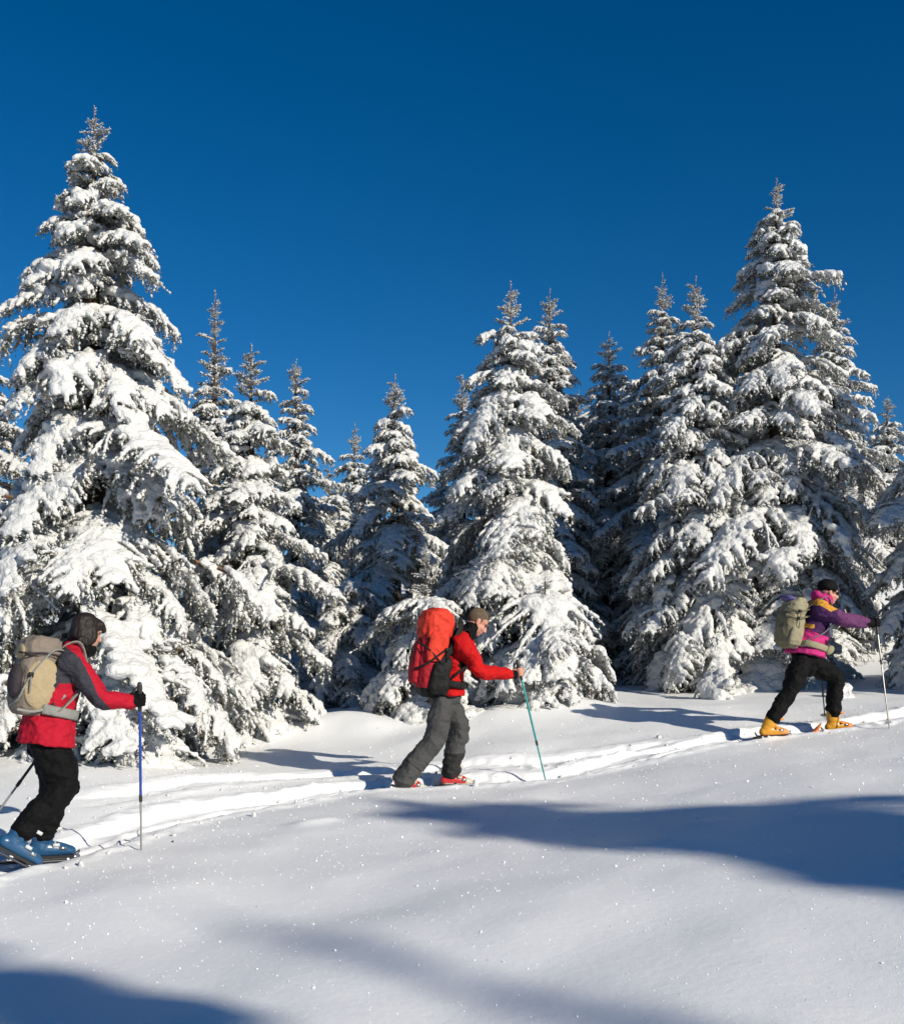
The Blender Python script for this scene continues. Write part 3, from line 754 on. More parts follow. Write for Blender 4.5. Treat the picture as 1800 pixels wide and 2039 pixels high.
def pole(top, tip, cu, cl, label, grip_len=.12, split=.62, strap=True):
    top = np.asarray(top, float); tip = np.asarray(tip, float); ax = nrm(tip - top); L = np.linalg.norm(tip - top)
    root = empty('ski_pole', tip); tag(root, label, 'ski pole', 'ski poles')
    def p(t): return top + ax * t - tip
    def prt(n, pts, r, m, par=root):
        mb = MB(); tube(mb, pts, r, 10, 2); return mesh_obj(n, mb.mesh(n, [m]), par)
    e = grip_len
    g = prt('grip', [p(-.055), p(-.03), p(e * .4), p(e)], [.016, .018, .015, .014], M['pole_dark'])
    prt('upper_shaft', [p(e), p(L * split)], [.0095, .0095], cu)
    prt('clamp', [p(L * split - .015), p(L * split + .02)], [.012, .012], M['pole_dark'])
    prt('lower_shaft', [p(L * split), p(L - .05)], [.0075, .007], cl)
    prt('tip', [p(L - .06), p(L + .04)], [.006, .0025], M['steel'])
    mb = MB(); c = p(L - .05); e1 = nrm(np.cross(ax, [0, 1, .1])); e2 = np.cross(ax, e1)
    n = 14; tube(mb, [c + (e1 * math.cos(2 * math.pi * k / n) + e2 * math.sin(2 * math.pi * k / n)) * .042 for k in range(n + 1)], [.0045] * (n + 1), 6, 2, caps=False)
    for k in range(4): a = k * math.pi / 2; tube(mb, [c, c + (e1 * math.cos(a) + e2 * math.sin(a)) * .042], [.004, .003], 6, 2)
    mesh_obj('basket', mb.mesh('basket', [M['pole_dark']]), root)
    if strap:
        mb = MB(); s0 = p(-.045); tube(mb, [s0, s0 + np.array([-.03, -.02, -.03]), s0 + np.array([-.035, -.03, -.10]), p(.02) + np.array([-.01, -.02, 0])], [(.008, .002)] * 4, 8, 4); mesh_obj('strap', mb.mesh('strap', [M['pole_dark']]), g)
    return root

class Pack:
    def __init__(s, sk, label, ub, vb, ut, vt, dep, wid, loc_l=0.0):
        s.sk = sk; b = sk.J(ub, vb, loc_l); t = sk.J(ut, vt, loc_l); s.b = b; s.H = np.linalg.norm(t - b); up = nrm(t - b); f = nrm(sk.fw - up * np.dot(sk.fw, up))
        s.A = np.array([f, np.cross(up, f), up]); s.dep = dep; s.wid = wid
        s.root = empty('backpack', b); tag(s.root, label, 'backpack', 'backpacks worn by the ski tourers')
    def q(s, p): return s.b + np.asarray(p, float) @ s.A
    def loft(s, rows, mb=None, sides=20, sq=3.2):
        """rows (x0, x1, halfwidth, z [, y]) rounded rectangles"""
        mb = mb or MB(); V = []
        for r in rows:
            x0, x1, w, z = r[:4]; y0 = r[4] if len(r) > 4 else 0
            for k in range(sides):
                a = 2 * math.pi * k / sides; c, n = math.cos(a), math.sin(a)
                e = (abs(c) ** sq + abs(n) ** sq) ** (-1 / sq)
                V.append(s.q(((x0 + x1) / 2 + (x1 - x0) / 2 * c * e, y0 + w * n * e, z)))
        fs = []
        for i in range(len(rows) - 1):
            for k in range(sides): fs.append((i * sides + k, i * sides + (k + 1) % sides, (i + 1) * sides + (k + 1) % sides, (i + 1) * sides + k))
        fs += [tuple(range(sides))[::-1], tuple((len(rows) - 1) * sides + k for k in range(sides))]
        mb.add(V, fs); return mb
    def part(s, name, mb, mats, vox=None, it=3, parent=None, folds=(), colour=None):
        old = s.sk.off; s.sk.off = s.b; o = s.sk.part(name, mb, mats, vox, it, parent or s.root, colour, folds); s.sk.off = old; return o
    def strap(s, name, pts, m, w=.018, th=.004, parent=None, ref=None):
        mb = MB(); tube(mb, pts, [(w, th)] * len(pts), 8, 5, ref=ref); o = s.part(name, mb, [m], parent=parent)
        if name in ('compression_strap', 'lid_strap'):       # buckle and loose strap end
            i = len(pts) // 2; out = nrm(pts[i] - s.q((0, 0, np.dot(pts[i] - s.b, s.A[2])))); c = pts[i] + out * .006
            q = MB(); box(q, c, (.016, .016, .006), np.array([s.A[0], s.A[2], s.A[1]])); s.part('buckle', q, [M['rubber']], parent=o)
            q = MB(); tube(q, [c, c + out * .012 - [0, 0, .05], c + out * .006 - [.008, 0, .11]], [(.006, .002)] * 3, 6, 3); s.part('strap_end', q, [m], parent=o)
        return o

def limb(sk, mb, pts, rad, sides=14, n=6): tube(mb, pts, rad, sides, n)

def wear_straps(sk, pk, m, mb_, t0=.22, w=.026):
    up = nrm(sk.tc[-1] - sk.tc[0])
    for sd in (-1, 1):
        sh = sk.tc[-1] + sk.lf * .095 * sd + up * (sk.top_r)
        pts = [pk.q((pk.dep / 2 - .02, .07 * sd, pk.H * .80)), sh - sk.fw * .07, sh + sk.fw * .02, sk.T(.80, sd * 42, .028), sk.T(.58, sd * 58, .024), sk.T(.42, sd * 88, .022), pk.q((pk.dep / 2 - .03, sd * pk.wid * .42, pk.H * .14))]
        pk.strap('shoulder_strap', pts, m, w=.005, th=w)
    pts = [pk.q((pk.dep / 2 - .05, -pk.wid * .4, pk.H * .10))] + [sk.T(t0, a, .022) for a in (-120, -90, -60, -30, 0, 30, 60, 90, 120)] + [pk.q((pk.dep / 2 - .05, pk.wid * .4, pk.H * .10))]
    pk.strap('hip_belt', pts, mb_, w=.034, th=.008, ref=up)
    m_ = MB(); box(m_, sk.T(t0, 0, .032), (.012, .03, .022), np.array([sk.fw, sk.lf, up])); pk.part('buckle', m_, [M['rubber']])

# ---- skier in red and grey
def skier_one():
    s = Skier('person in red and dark grey jacket and black trousers holding a blue ski pole', 90, 7.2, 34)
    s.torso([(92, 1482, .180, .235), (96, 1452, .172, .220), (101, 1415, .150, .180), (112, 1370, .150, .185), (128, 1330, .145, .190), (142, 1306, .105, .165)]); s.top_r = .075
    neck = s.J(156, 1288); hc = s.J(174, 1257); A = s.hframe(-14, 14)
    shR, elR, wrR = s.J(143, 1318, -.17), s.J(203, 1391, -.25), s.J(256, 1398, -.22)
    shL, elL, wrL = s.J(148, 1314, .17), s.J(112, 1395, .30), s.J(84, 1470, .27)
    tipR = np.append(hit(282, 1696), 0); tipR[2] = hz(tipR[0], tipR[1]) - .075
    gR = s.J(279, 1393, -.21); axR = nrm(gR - tipR)
    gL = s.J(82, 1500, .25); tipL = s.J(-40, 1668, .34); axL = nrm(gL - tipL)
    bR = s.J(30, 1706, -.10); AR = s.hframe(-33); bL = s.J(98, 1708, .10); AL = s.hframe(-3)
    knR, knL = s.J(125, 1568, -.11), s.J(110, 1585, .10); hpR, hpL = s.J(96, 1488, -.085), s.J(104, 1488, .085)
    anR = bR + np.array([-.055, 0, .105]) @ AR; anL = bL + np.array([-.055, 0, .105]) @ AL
    mb = MB(); q = head(mb, hc, A, .95)
    tube(mb, [s.tc[0], s.tc[2], s.tc[4], s.tc[5], neck, hc - A[2] * .03], [.08, .09, .10, .08, .058, .055], 14, 4)
    for a, b, c in ((shR, elR, wrR), (shL, elL, wrL)): limb(s, mb, [a, b, c], [.045, .036, .026])
    for a, b, c in ((hpR, knR, anR), (hpL, knL, anL)): limb(s, mb, [a, b, c], [.06, .048, .036])
    s.part('body', mb, [M['skin']], .006, 2)
    for sd in (-1, 1):
        m = MB(); ell(m, q((.083, .030 * sd, .002)), (.008, .012, .006), A); s.part('eye', m, [M['eye']])
    # hair: a dark bob with fringe
    m = MB()
    def h(p, r): ell(m, q(p), np.array(r) * .92, A, sub=3)
    h((-.018, 0, .036), (.106, .088, .098)); h((-.042, 0, -.03), (.080, .088, .085)); h((.045, 0, .058), (.070, .074, .052))
    for sd in (-1, 1): h((.002, .070 * sd, -.03), (.048, .024, .078)); h((-.045, .07 * sd, -.085), (.05, .034, .04))
    tube(m, [q((.06, -.055, .06)), q((.105, -.02, .04)), q((.118, 0, .034)), q((.105, .02, .04)), q((.06, .055, .06))], [.03, .024, .020, .024, .03], 10, 4)
    s.part('hair', m, [M['hair_dark']], .007, 2, folds=((.005, (38, 38, 9), True, 2), (.003, (80, 80, 16), True, 5)))
    m = MB(); tube(m, [q((-.03, 0, -.12)), q((.0, 0, -.135)), q((.045, 0, -.125))], [(.055, .075), (.062, .080), (.05, .055)], 16, 4, ref=A[2]); s.part('neck_warmer', m, [M['black']], .008, 2)
    # jacket
    m = MB(); up = nrm(s.tc[-1] - s.tc[0]); tube(m, s.tc, s.tr, 24, 4, ref=s.fw, caps=False)
    tube(m, [shR + s.lf * .02, s.tc[-1] + up * .02, shL - s.lf * .02], [.085, .080, .085], 14, 4)
    tube(m, [s.tc[-1], neck, neck + (hc - neck) * .35], [(.09, .11), (.075, .085), (.072, .078)], 16, 4, ref=s.fw)
    for a, b, c in ((shR, elR, wrR), (shL, elL, wrL)): limb(s, m, [a, a * .45 + b * .55, b, b * .5 + c * .5, c], [.088, .074, .066, .060, .052])
    panel = [(127, 1284), (140, 1294), (160, 1310), (182, 1350), (196, 1384), (222, 1413), (205, 1440), (164, 1420), (157, 1392), (148, 1362), (120, 1361), (100, 1385), (60, 1380), (80, 1290)]
    def col(c):
        u, v = s.pix(c); return (inpoly(u, v, panel) & (s.lat(c) < .05) | ((s.lat(c) > .14) & (v > 1318) & (v < 1400)) | ((v > 1466) & (u > 30) & (u < 43))).astype(int) * (v < 1440)
    s.part('jacket', m, [M['jacket_red'], M['jacket_grey']], .0075, 4, colour=col, folds=((.014, (7, 7, 14), True, 3), (.0055, (15, 15, 32), True, 8)))
    for c, a, w in ((gR, axR, wrR), (gL, axL, wrL)):
        m = MB(); grip_hand(m, c, a, w, 1, 1.35); tube(m, [w + (w - c) * .15, w * .6 + c * .4], [.043, .042], 12, 3); s.part('glove', m, [M['black']], .006, 2)
    # trousers
    m = MB(); pel = (hpR + hpL) / 2; tube(m, [s.tc[1], pel, pel - [0, 0, .05]], [(.135, .165), (.135, .17), (.10, .14)], 20, 4, ref=s.fw)
    limb(s, m, [hpR, hpR * .5 + knR * .5 + s.fw * .02, knR, knR * .45 + anR * .55, anR + nrm(knR - anR) * .07], [.112, .122, .104, .088, .082])
    limb(s, m, [hpL, hpL * .5 + knL * .5, knL, knL * .45 + anL * .55, anL + nrm(knL - anL) * .07], [.112, .118, .098, .085, .080])
    s.part('trousers', m, [M['black']], .0085, 4, folds=((.015, (6, 6, 11), True, 1), (.0055, (15, 15, 32), True, 4)))
    boot(s, bR, AR, knR - anR, (M['boot_blue'], M['boot_blue'], M['boot_pale'], M['boot_blue'])); boot(s, bL, AL, knL - anL, (M['boot_blue'], M['boot_blue'], M['boot_pale'], M['boot_blue']))
    ski(bR - AR[2] * .012, AR, M['ski_dark'], 'dark ski under the tilted blue boot', .42, .6); ski(bL - AL[2] * .012, AL, M['ski_dark'], 'dark ski under the flat blue boot')
    pole(gR + axR * .05, tipR, M['pole_blue'], M['pole_grey'], 'blue ski pole planted upright in a black glove')
    pole(gL + axL * .05, tipL, M['pole_dark'], M['pole_grey'], 'thin dark ski pole trailing behind the black trousers', split=.4)
    # pack
    p = Pack(s, 'taupe and beige backpack on the skier in the red and grey jacket', 58, 1424, 84, 1268, .25, .33)
    H, d, w = p.H, p.dep / 2, p.wid / 2
    body = p.part('main_bag', p.loft([(-d * .75, d, w * .8, 0), (-d, d, w * .97, H * .08), (-d * 1.1, d, w, H * .3), (-d * 1.05, d, w, H * .6), (-d * .85, d, w * .95, H * .82), (-d * .6, d, w * .85, H * .9)]), [M['taupe']], .009, 5, folds=((.010, (9, 9, 9), True, 2),))
    p.part('lid', p.loft([(-d * 1.12, d * 1.05, w * 1.0, H * .74), (-d * 1.15, d * 1.08, w * 1.05, H * .80), (-d * .95, d * 1.0, w * 1.0, H * .92), (-d * .5, d * .8, w * .8, H * 1.0)]), [M['taupe']], .009, 5, folds=((.008, (12, 12, 12), True, 7),))
    m = MB(); ell(m, p.q((d * .10, -w * .93, H * .40)), (d * .88, .026, H * .33), p.A, sub=3); p.part('side_panel', m, [M['beige']], parent=body, folds=((.006, (9, 9, 9), True, 4),))
    m = MB(); ell(m, p.q((-d * 1.06, -w * .42, H * .40)), (.045, w * .52, H * .22), p.A, sub=3); p.part('mesh_pocket', m, [M['mesh_dark']], parent=body)
    m = MB(); ell(m, p.q((-d * .98, -w * .25, H * .78)), (.022, w * .55, H * .10), p.A, sub=3); p.part('lid_pocket', m, [M['beige']], parent=body)
    p.strap('compression_strap', [p.q((-d * 1.15, -w * .3, H * .08)), p.q((-d * .95, -w * 1.02, H * .2)), p.q((-d * .55, -w * 1.10, H * .5)), p.q((d * .3, -w * 1.10, H * .82)), p.q((d * .9, -w * .9, H * .86))], M['strap_grey'], w=.008, th=.004)
    p.strap('compression_strap', [p.q((-d * .9, -w * 1.05, H * .06)), p.q((-d * .1, -w * 1.12, H * .06)), p.q((d * .8, -w * 1.02, H * .16)), p.q((d * 1.3, -w * 1.05, H * .30))], M['strap_grey'], w=.009, th=.004)
    p.strap('piping', [p.q((-d * 1.16, -w * .6, H * .76)), p.q((-d * .8, -w * 1.06, H * .76)), p.q((0, -w * 1.08, H * .79)), p.q((d, -w * .95, H * .78))], M['mesh_dark'], w=.006, th=.004)
    p.strap('haul_loop', [p.q((d * .8, -.03, H * .96)), p.q((d * .95, 0, H * 1.06)), p.q((d * .8, .03, H * .96))], M['mesh_dark'], w=.006, th=.006)
    wear_straps(s, p, M['strap_grey'], M['strap_grey'], t0=.40, w=.02)
    return s

# ---- skier in scarlet
def skier_two():
    s = Skier('bareheaded person in scarlet jacket and grey trousers gripping a turquoise ski pole', 880, 10.4, 16)
    s.torso([(893, 1384, .148, .215), (893, 1364, .142, .200), (895, 1345, .130, .180), (902, 1318, .135, .190), (911, 1292, .130, .195), (921, 1274, .095, .170)]); s.top_r = .075
    neck = s.J(934, 1261); hc = s.J(951, 1237); A = s.hframe(-36, -2)
    shR, elR, wrR = s.J(919, 1280, -.185), s.J(957, 1337, -.27), s.J(1021, 1343, -.20)
    shL, elL, wrL = s.J(924, 1278, .185), s.J(950, 1330, .27), s.J(985, 1344, .22)
    tipR = np.append(hit(1090, 1541), 0); tipR[2] = hz(tipR[0], tipR[1]) - .075
    gR = s.J(1035, 1338, -.19); axR = nrm(gR - tipR); gL = s.J(996, 1346, .20)
    bR = s.J(812, 1552, -.11); bR[2] = hz(bR[0], bR[1]) - .02; AR = s.hframe(-14); bL = s.J(906, 1552, .10); bL[2] = hz(bL[0], bL[1]) + .005; AL = s.hframe(-2)
    knR, knL = s.J(867, 1468, -.12), s.J(914, 1453, .10); hpR, hpL = s.J(881, 1394, -.085), s.J(893, 1394, .085)
    anR = bR + np.array([-.055, 0, .105]) @ AR; anL = bL + np.array([-.055, 0, .105]) @ AL
    mb = MB(); q = head(mb, hc, A, 1.04)
    tube(mb, [s.tc[0], s.tc[2], s.tc[4], s.tc[5], neck, hc - A[2] * .03 - A[0] * .02], [.08, .09, .10, .08, .064, .062], 14, 4)
    for a, b, c in ((shR, elR, wrR), (shL, elL, wrL)): limb(s, mb, [a, b, c], [.045, .036, .028])
    for a, b, c in ((hpR, knR, anR), (hpL, knL, anL)): limb(s, mb, [a, b, c], [.06, .048, .036])
    grip_hand(mb, gR, axR, wrR, 1, 1.08); grip_hand(mb, gL, np.array([0, 0, 1.]), wrL, -1, 1.05)
    def skincol(c):
        z = (c - hc) @ A[2]; x = (c - hc) @ A[0]; return ((np.linalg.norm(c - hc, axis=1) < .14) & (np.abs((c - hc) @ A[1]) < .022) & (z < -.064) & (z > -.084) & (x > .085)).astype(int)
    s.part('body', mb, [M['skin_pink'], M['lips']], .0055, 2, colour=skincol)
    for sd in (-1, 1):
        m = MB(); ell(m, q((.085, .030 * sd, .002)), (.008, .013, .006), A); s.part('eye', m, [M['eye']])
        m = MB(); tube(m, [q((.092, .016 * sd, .020)), q((.088, .034 * sd, .024)), q((.076, .05 * sd, .018))], [.004, .005, .003], 6, 3); s.part('eyebrow', m, [M['hair_brown']])
    m = MB(); v = ico(4)[0]; p0 = np.array([-.012, 0, .030]); rr = np.array([.102, .0795, .0965]) * 1.02
    l = p0 + v * rr; l[:, 0] -= np.clip(.02 - l[:, 2], 0, .1) * .12 * (l[:, 0] < 0)
    edge = np.interp(l[:, 0], [-.12, -.05, -.03, .012, .03, .06, .1], [-.085, -.080, -.030, -.024, .020, .055, .06]) + .004 * np.sin(v[:, 0] * 40 + v[:, 1] * 33)      # hairline: nape, temple, forehead
    l = np.where((l[:, 2] < edge)[:, None], p0 + (l - p0) * .80, l); m.add(hc + l * 1.0 @ A, ico(4)[1])
    s.part('hair', m, [M['hair_brown']])
    m = MB(); up = nrm(s.tc[-1] - s.tc[0]); tube(m, s.tc, s.tr, 24, 4, ref=s.fw, caps=False)
    tube(m, [shR + s.lf * .02, s.tc[-1] + up * .02, shL - s.lf * .02], [.085, .082, .085], 14, 4)
    for a, b, c in ((shR, elR, wrR), (shL, elL, wrL)): limb(s, m, [a, a * .45 + b * .55, b, b * .5 + c * .5, c], [.092, .082, .072, .064, .052])
    under = [(915, 1315), (925, 1322), (948, 1345), (940, 1352), (925, 1340), (912, 1326)]
    def col(c):
        u, v = s.pix(c); wr = np.minimum(np.linalg.norm(c - wrR, axis=1), np.linalg.norm(c - wrL, axis=1)) < .062
        return ((inpoly(u, v, under) & (s.lat(c) > -.24) & (s.lat(c) < 0)) | wr & ((c - wrR) @ s.fw > -.012)).astype(int)
    s.part('jacket', m, [M['jacket_scarlet'], M['black']], .008, 4, colour=col, folds=((.014, (7, 7, 14), True, 6), (.0055, (15, 15, 32), True, 2)))
    m = MB(); tube(m, [s.tc[-1] + up * .03 - s.fw * .01, neck - s.fw * .012, neck + (hc - neck) * .40 - s.fw * .012], [(.10, .125), (.080, .092), (.074, .082)], 18, 4, ref=s.fw)
    s.part('collar', m, [M['black']], .007, 3, folds=((.008, (14, 14, 14), True, 1),))
    m = MB(); pel = (hpR + hpL) / 2; tube(m, [s.tc[1], pel, pel - [0, 0, .06]], [(.13, .165), (.14, .175), (.11, .15)], 20, 4, ref=s.fw)
    limb(s, m, [hpR, hpR * .5 + knR * .5, knR, knR * .45 + anR * .55, anR + nrm(knR - anR) * .03, anR - nrm(knR - anR) * .02], [.098, .112, .104, .102, .106, .104])
    limb(s, m, [hpL, hpL * .5 + knL * .5, knL, knL * .45 + anL * .55, anL + nrm(knL - anL) * .05], [.098, .114, .106, .098, .096])
    def tcol(c):
        u, v = s.pix(c); return ((s.lat(c) > -.01) & (v > 1500) | (np.abs((c - (anR * .72 + knR * .28)) @ nrm(knR - anR)) < .006) & (s.lat(c) < 0)).astype(int)
    s.part('trousers', m, [M['charcoal'], M['charcoal_dark']], .0085, 4, colour=tcol, folds=((.015, (6, 6, 11), True, 9), (.0055, (15, 15, 32), True, 4)))
    boot(s, bR, AR, knR - anR, (M['boot_red'], M['boot_red'], M['boot_cream'])); boot(s, bL, AL, knL - anL, (M['boot_red'], M['boot_cream'], M['boot_cream']))
    sl = s.hframe(3)
    ski(bR - sl[2] * .055 + s.fw * .02, sl, M['ski_dark'], 'dark ski sunk in the snow under the trailing red boot', .45); ski(bL - sl[2] * .014, sl, M['ski_dark'], 'dark ski under the leading red and cream boot', .8)
    pole(gR + axR * .05, tipR, M['pole_teal'], M['pole_teal'], 'turquoise ski pole held by a bare hand')
    p = Pack(s, 'large bright red and black backpack on the skier in scarlet', 851, 1388, 872, 1214, .30, .34)
    H, d, w = p.H, p.dep / 2, p.wid / 2
    body = p.part('main_bag', p.loft([(-d * .4, d * .9, w * .75, 0), (-d * .75, d, w * .95, H * .08), (-d * 1.02, d, w, H * .25), (-d * 1.05, d, w, H * .5), (-d * .95, d, w, H * .72), (-d * .85, d * .9, w * .9, H * .84)]), [M['pack_wine'], M['pack_black']], .009, 4, folds=((.012, (9, 9, 9), True, 5),),
                  colour=lambda c: ((((c - p.b) @ p.A[0]) > d * .78 - ((c - p.b) @ p.A[2]) * .42) | (((c - p.b) @ p.A[2]) < H * .10)).astype(int))
    p.part('lid', p.loft([(-d * .95, d * .85, w * 1.02, H * .66), (-d * 1.08, d * 1.0, w * 1.08, H * .72), (-d * 1.1, d * 1.05, w * 1.08, H * .86), (-d * .9, d * .9, w * .98, H * .96), (-d * .4, d * .5, w * .7, H * 1.01)]), [M['pack_red']], .009, 4, folds=((.013, (10, 10, 10), True, 3), (.005, (30, 30, 30), False, 1)))
    m = MB(); p.loft([(-d * .60, d * .55, .03, H * .40, -w), (-d * .70, d * .62, .042, H * .5, -w * .98), (-d * .62, d * .66, .040, H * .68, -w * .98), (-d * .5, d * .6, .02, H * .74, -w)], m); p.part('side_panel', m, [M['pack_red']], .008, 4, parent=body, folds=((.010, (11, 11, 11), True, 8),))
    m = MB(); p.loft([(-d * .15, d * .95, .03, H * .04, -w), (-d * .30, d * 1.0, .055, H * .14, -w * 1.02), (-d * .20, d * 1.0, .050, H * .36, -w * 1.02), (d * .25, d * 1.0, .02, H * .46, -w)], m); p.part('side_pocket', m, [M['pack_black']], .008, 4, parent=body, folds=((.010, (11, 11, 11), True, 2),))
    m = MB(); p.loft([(d * .75, d * 1.10, w * .85, H * .10), (d * .85, d * 1.22, w * .9, H * .5), (d * .85, d * 1.20, w * .75, H * .88)], m); p.part('back_panel', m, [M['pack_black']], .009, 3, parent=body)
    m = MB(); p.loft([(-d * 1.28, -d * .8, w * .5, H * .14), (-d * 1.36, -d * .8, w * .62, H * .25), (-d * 1.34, -d * .8, w * .62, H * .5), (-d * 1.15, -d * .8, w * .45, H * .62)], m); p.part('front_pocket', m, [M['pack_wine']], .008, 4, parent=body, folds=((.009, (12, 12, 12), True, 4),))
    for z0, z1 in ((.60, .36), (.30, .55)):
        p.strap('compression_strap', [p.q((-d * 1.25, -w * .7, H * z0)), p.q((-d * .6, -w * 1.16, H * (z0 * .7 + z1 * .3))), p.q((d * .5, -w * 1.24, H * z1)), p.q((d * 1.0, -w, H * (z1 - .02)))], M['pack_black'], w=.010, th=.004)
    p.strap('lid_strap', [p.q((-d * 1.2, -w * .5, H * .34)), p.q((-d * 1.42, -w * .5, H * .5)), p.q((-d * 1.16, -w * .5, H * .76))], M['pack_black'], w=.004, th=.012)
    p.strap('lid_strap', [p.q((-d * 1.2, w * .5, H * .34)), p.q((-d * 1.42, w * .5, H * .5)), p.q((-d * 1.16, w * .5, H * .76))], M['pack_black'], w=.004, th=.012)
    p.strap('stabiliser_strap', [p.q((d * .2, -w * 1.2, H * .34)), p.q((d * .9, -w * 1.12, H * .60)), p.q((d * 1.3, -w * .9, H * .80)), p.q((d * 1.4, -w * .6, H * .9))], M['pack_black'], w=.030, th=.006)
    wear_straps(s, p, M['pack_black'], M['pack_black'], w=.032)
    return s

# ---- skier in pink and purple
def skier_three():
    s = Skier('person in pink, purple and ochre jacket, black cap and yellow boots with a grey pole', 1600, 11.6, 10)
    s.torso([(1602, 1305, .205, .230), (1605, 1288, .188, .212), (1610, 1268, .155, .185), (1617, 1244, .155, .190), (1625, 1222, .145, .190), (1633, 1207, .105, .165)]); s.top_r = .075
    neck = s.J(1641, 1197); hc = s.J(1648, 1179); A = s.hframe(-10, -2)
    shR, elR, wrR = s.J(1634, 1215, -.185), s.J(1680, 1234, -.25), s.J(1722, 1240, -.21)
    shL, elL, wrL = s.J(1638, 1213, .185), s.J(1636, 1262, .30), s.J(1630, 1298, .26)
    tipR = np.append(hit(1772, 1450), 0); tipR[2] = hz(tipR[0], tipR[1]) - .075
    gR = s.J(1744, 1240, -.2); axR = nrm(gR - tipR); gL = s.J(1632, 1312, .25); tipL = s.J(1642, 1432, .34); axL = nrm(gL - tipL)
    bR = s.J(1538, 1462, -.10); bR[2] = hz(bR[0], bR[1]) - .005; AR = s.hframe(2); bL = s.J(1668, 1440, .10); bL[2] = hz(bL[0], bL[1]) + .0; AL = s.hframe(5)
    knR, knL = s.J(1571, 1376, -.11), s.J(1662, 1350, .10); hpR, hpL = s.J(1596, 1316, -.085), s.J(1612, 1316, .085)
    anR = bR + np.array([-.055, 0, .105]) @ AR; anL = bL + np.array([-.055, 0, .105]) @ AL
    mb = MB(); q = head(mb, hc, A)
    tube(mb, [s.tc[0], s.tc[2], s.tc[4], s.tc[5], neck, hc - A[2] * .03], [.08, .09, .10, .08, .058, .056], 14, 4)
    for a, b, c in ((shR, elR, wrR), (shL, elL, wrL)): limb(s, mb, [a, b, c], [.045, .036, .026])
    for a, b, c in ((hpR, knR, anR), (hpL, knL, anL)): limb(s, mb, [a, b, c], [.06, .048, .036])
    s.part('body', mb, [M['skin_pink']], .006, 2)
    m = MB()
    for sd in (-1, 1): ell(m, q((.092, .032 * sd, -.002)), (.010, .028, .019), A)
    tube(m, [q((.0, -.080, .004)), q((.07, -.066, .004)), q((.100, -.02, .004)), q((.104, 0, .004)), q((.100, .02, .004)), q((.07, .066, .004)), q((0, .080, .004))], [.0045] * 7, 6, 4); s.part('sunglasses', m, [M['lens']])
    m = MB(); ell(m, q((-.016, 0, .052)), (.108, .090, .086), A, sub=4); tube(m, [q((-.118, 0, .03)), q((-.06, -.082, .034)), q((.03, -.080, .042)), q((.088, 0, .050)), q((.03, .080, .042)), q((-.06, .082, .034)), q((-.118, 0, .03))], [(.020, .010)] * 7, 8, 5, ref=A[2]); s.part('cap', m, [M['black']], .007, 2, folds=((.004, (20, 20, 30), True, 2),))
    m = MB()
    tube(m, [q((-.09, 0, -.015)), q((-.10, -.03, -.05))], [.04, .04], 10, 2); s.part('hair', m, [M['hair_dark']], .008, 2)
    m = MB(); tube(m, [q((-.060, -.080, -.098)), q((-.120, -.04, -.062)), q((-.130, 0, -.055)), q((-.120, .04, -.062)), q((-.060, .080, -.098))], [.036, .046, .05, .046, .036], 12, 4)
    tube(m, [neck - s.fw * .02 - [0, 0, .02], neck + (hc - neck) * .30], [(.10, .115), (.076, .084)], 16, 3, ref=s.fw); ell(m, q((-.07, 0, -.115)), (.080, .095, .05), A)
    s.part('hood', m, [M['pink']], .008, 3, folds=((.010, (14, 14, 14), True, 4),))
    m = MB(); up = nrm(s.tc[-1] - s.tc[0]); tube(m, s.tc, s.tr, 24, 4, ref=s.fw, caps=False)
    tube(m, [shR + s.lf * .02, s.tc[-1] + up * .02, shL - s.lf * .02], [.088, .082, .088], 14, 4)
    for a, b, c in ((shR, elR, wrR), (shL, elL, wrL)): limb(s, m, [a, a * .45 + b * .55, b, b * .5 + c * .5, c], [.092, .084, .076, .072, .058])
    yoke = [(1600, 1202), (1612, 1196), (1625, 1188), (1650, 1200), (1668, 1213), (1653, 1218), (1636, 1207), (1610, 1204)]
    def col(c):
        u, v = s.pix(c); r = np.zeros(len(c), int); arm = (s.lat(c) < -.135) & (u > 1646) | (u > 1655)
        low = (v > 1249 + (u - 1596) * .38) & ~arm; r[low] = 2
        st = (np.abs(v - 1244 - (u - 1596) * .15) < 4) & ~arm & (u < 1622) & ~low; r[st] = 3
        r[(u > 1668) & arm] = 1
        r[inpoly(u, v, yoke)] = 3
        return r
    s.part('jacket', m, [M['purple'], M['plum'], M['pink'], M['ochre']], .008, 4, colour=col, folds=((.014, (7, 7, 14), True, 5), (.0055, (15, 15, 32), True, 3)))
    for c, a, w in ((gR, axR, wrR), (gL, axL, wrL)):
        m = MB(); grip_hand(m, c, a, w, 1, 1.4); tube(m, [w + (w - c) * .25, w * .6 + c * .4], [.052, .045], 12, 3); s.part('glove', m, [M['black']], .007, 2)
    m = MB(); pel = (hpR + hpL) / 2; tube(m, [s.tc[1], pel, pel - [0, 0, .05]], [(.145, .165), (.145, .17), (.11, .14)], 20, 4, ref=s.fw)
    limb(s, m, [hpR, hpR * .5 + knR * .5, knR, knR * .45 + anR * .55, anR + nrm(knR - anR) * .12], [.098, .112, .092, .084, .082])
    limb(s, m, [hpL, hpL * .5 + knL * .5, knL, knL * .45 + anL * .55, anL + nrm(knL - anL) * .12], [.098, .112, .094, .086, .086])
    s.part('trousers', m, [M['black']], .0085, 4, folds=((.015, (6, 6, 11), True, 2), (.0055, (15, 15, 32), True, 7)))
    for b, a, k in ((bR, AR, knR - anR), (bL, AL, knL - anL)): boot(s, b, a, k, (M['boot_yellow'], M['boot_yellow'], M['boot_orange']))
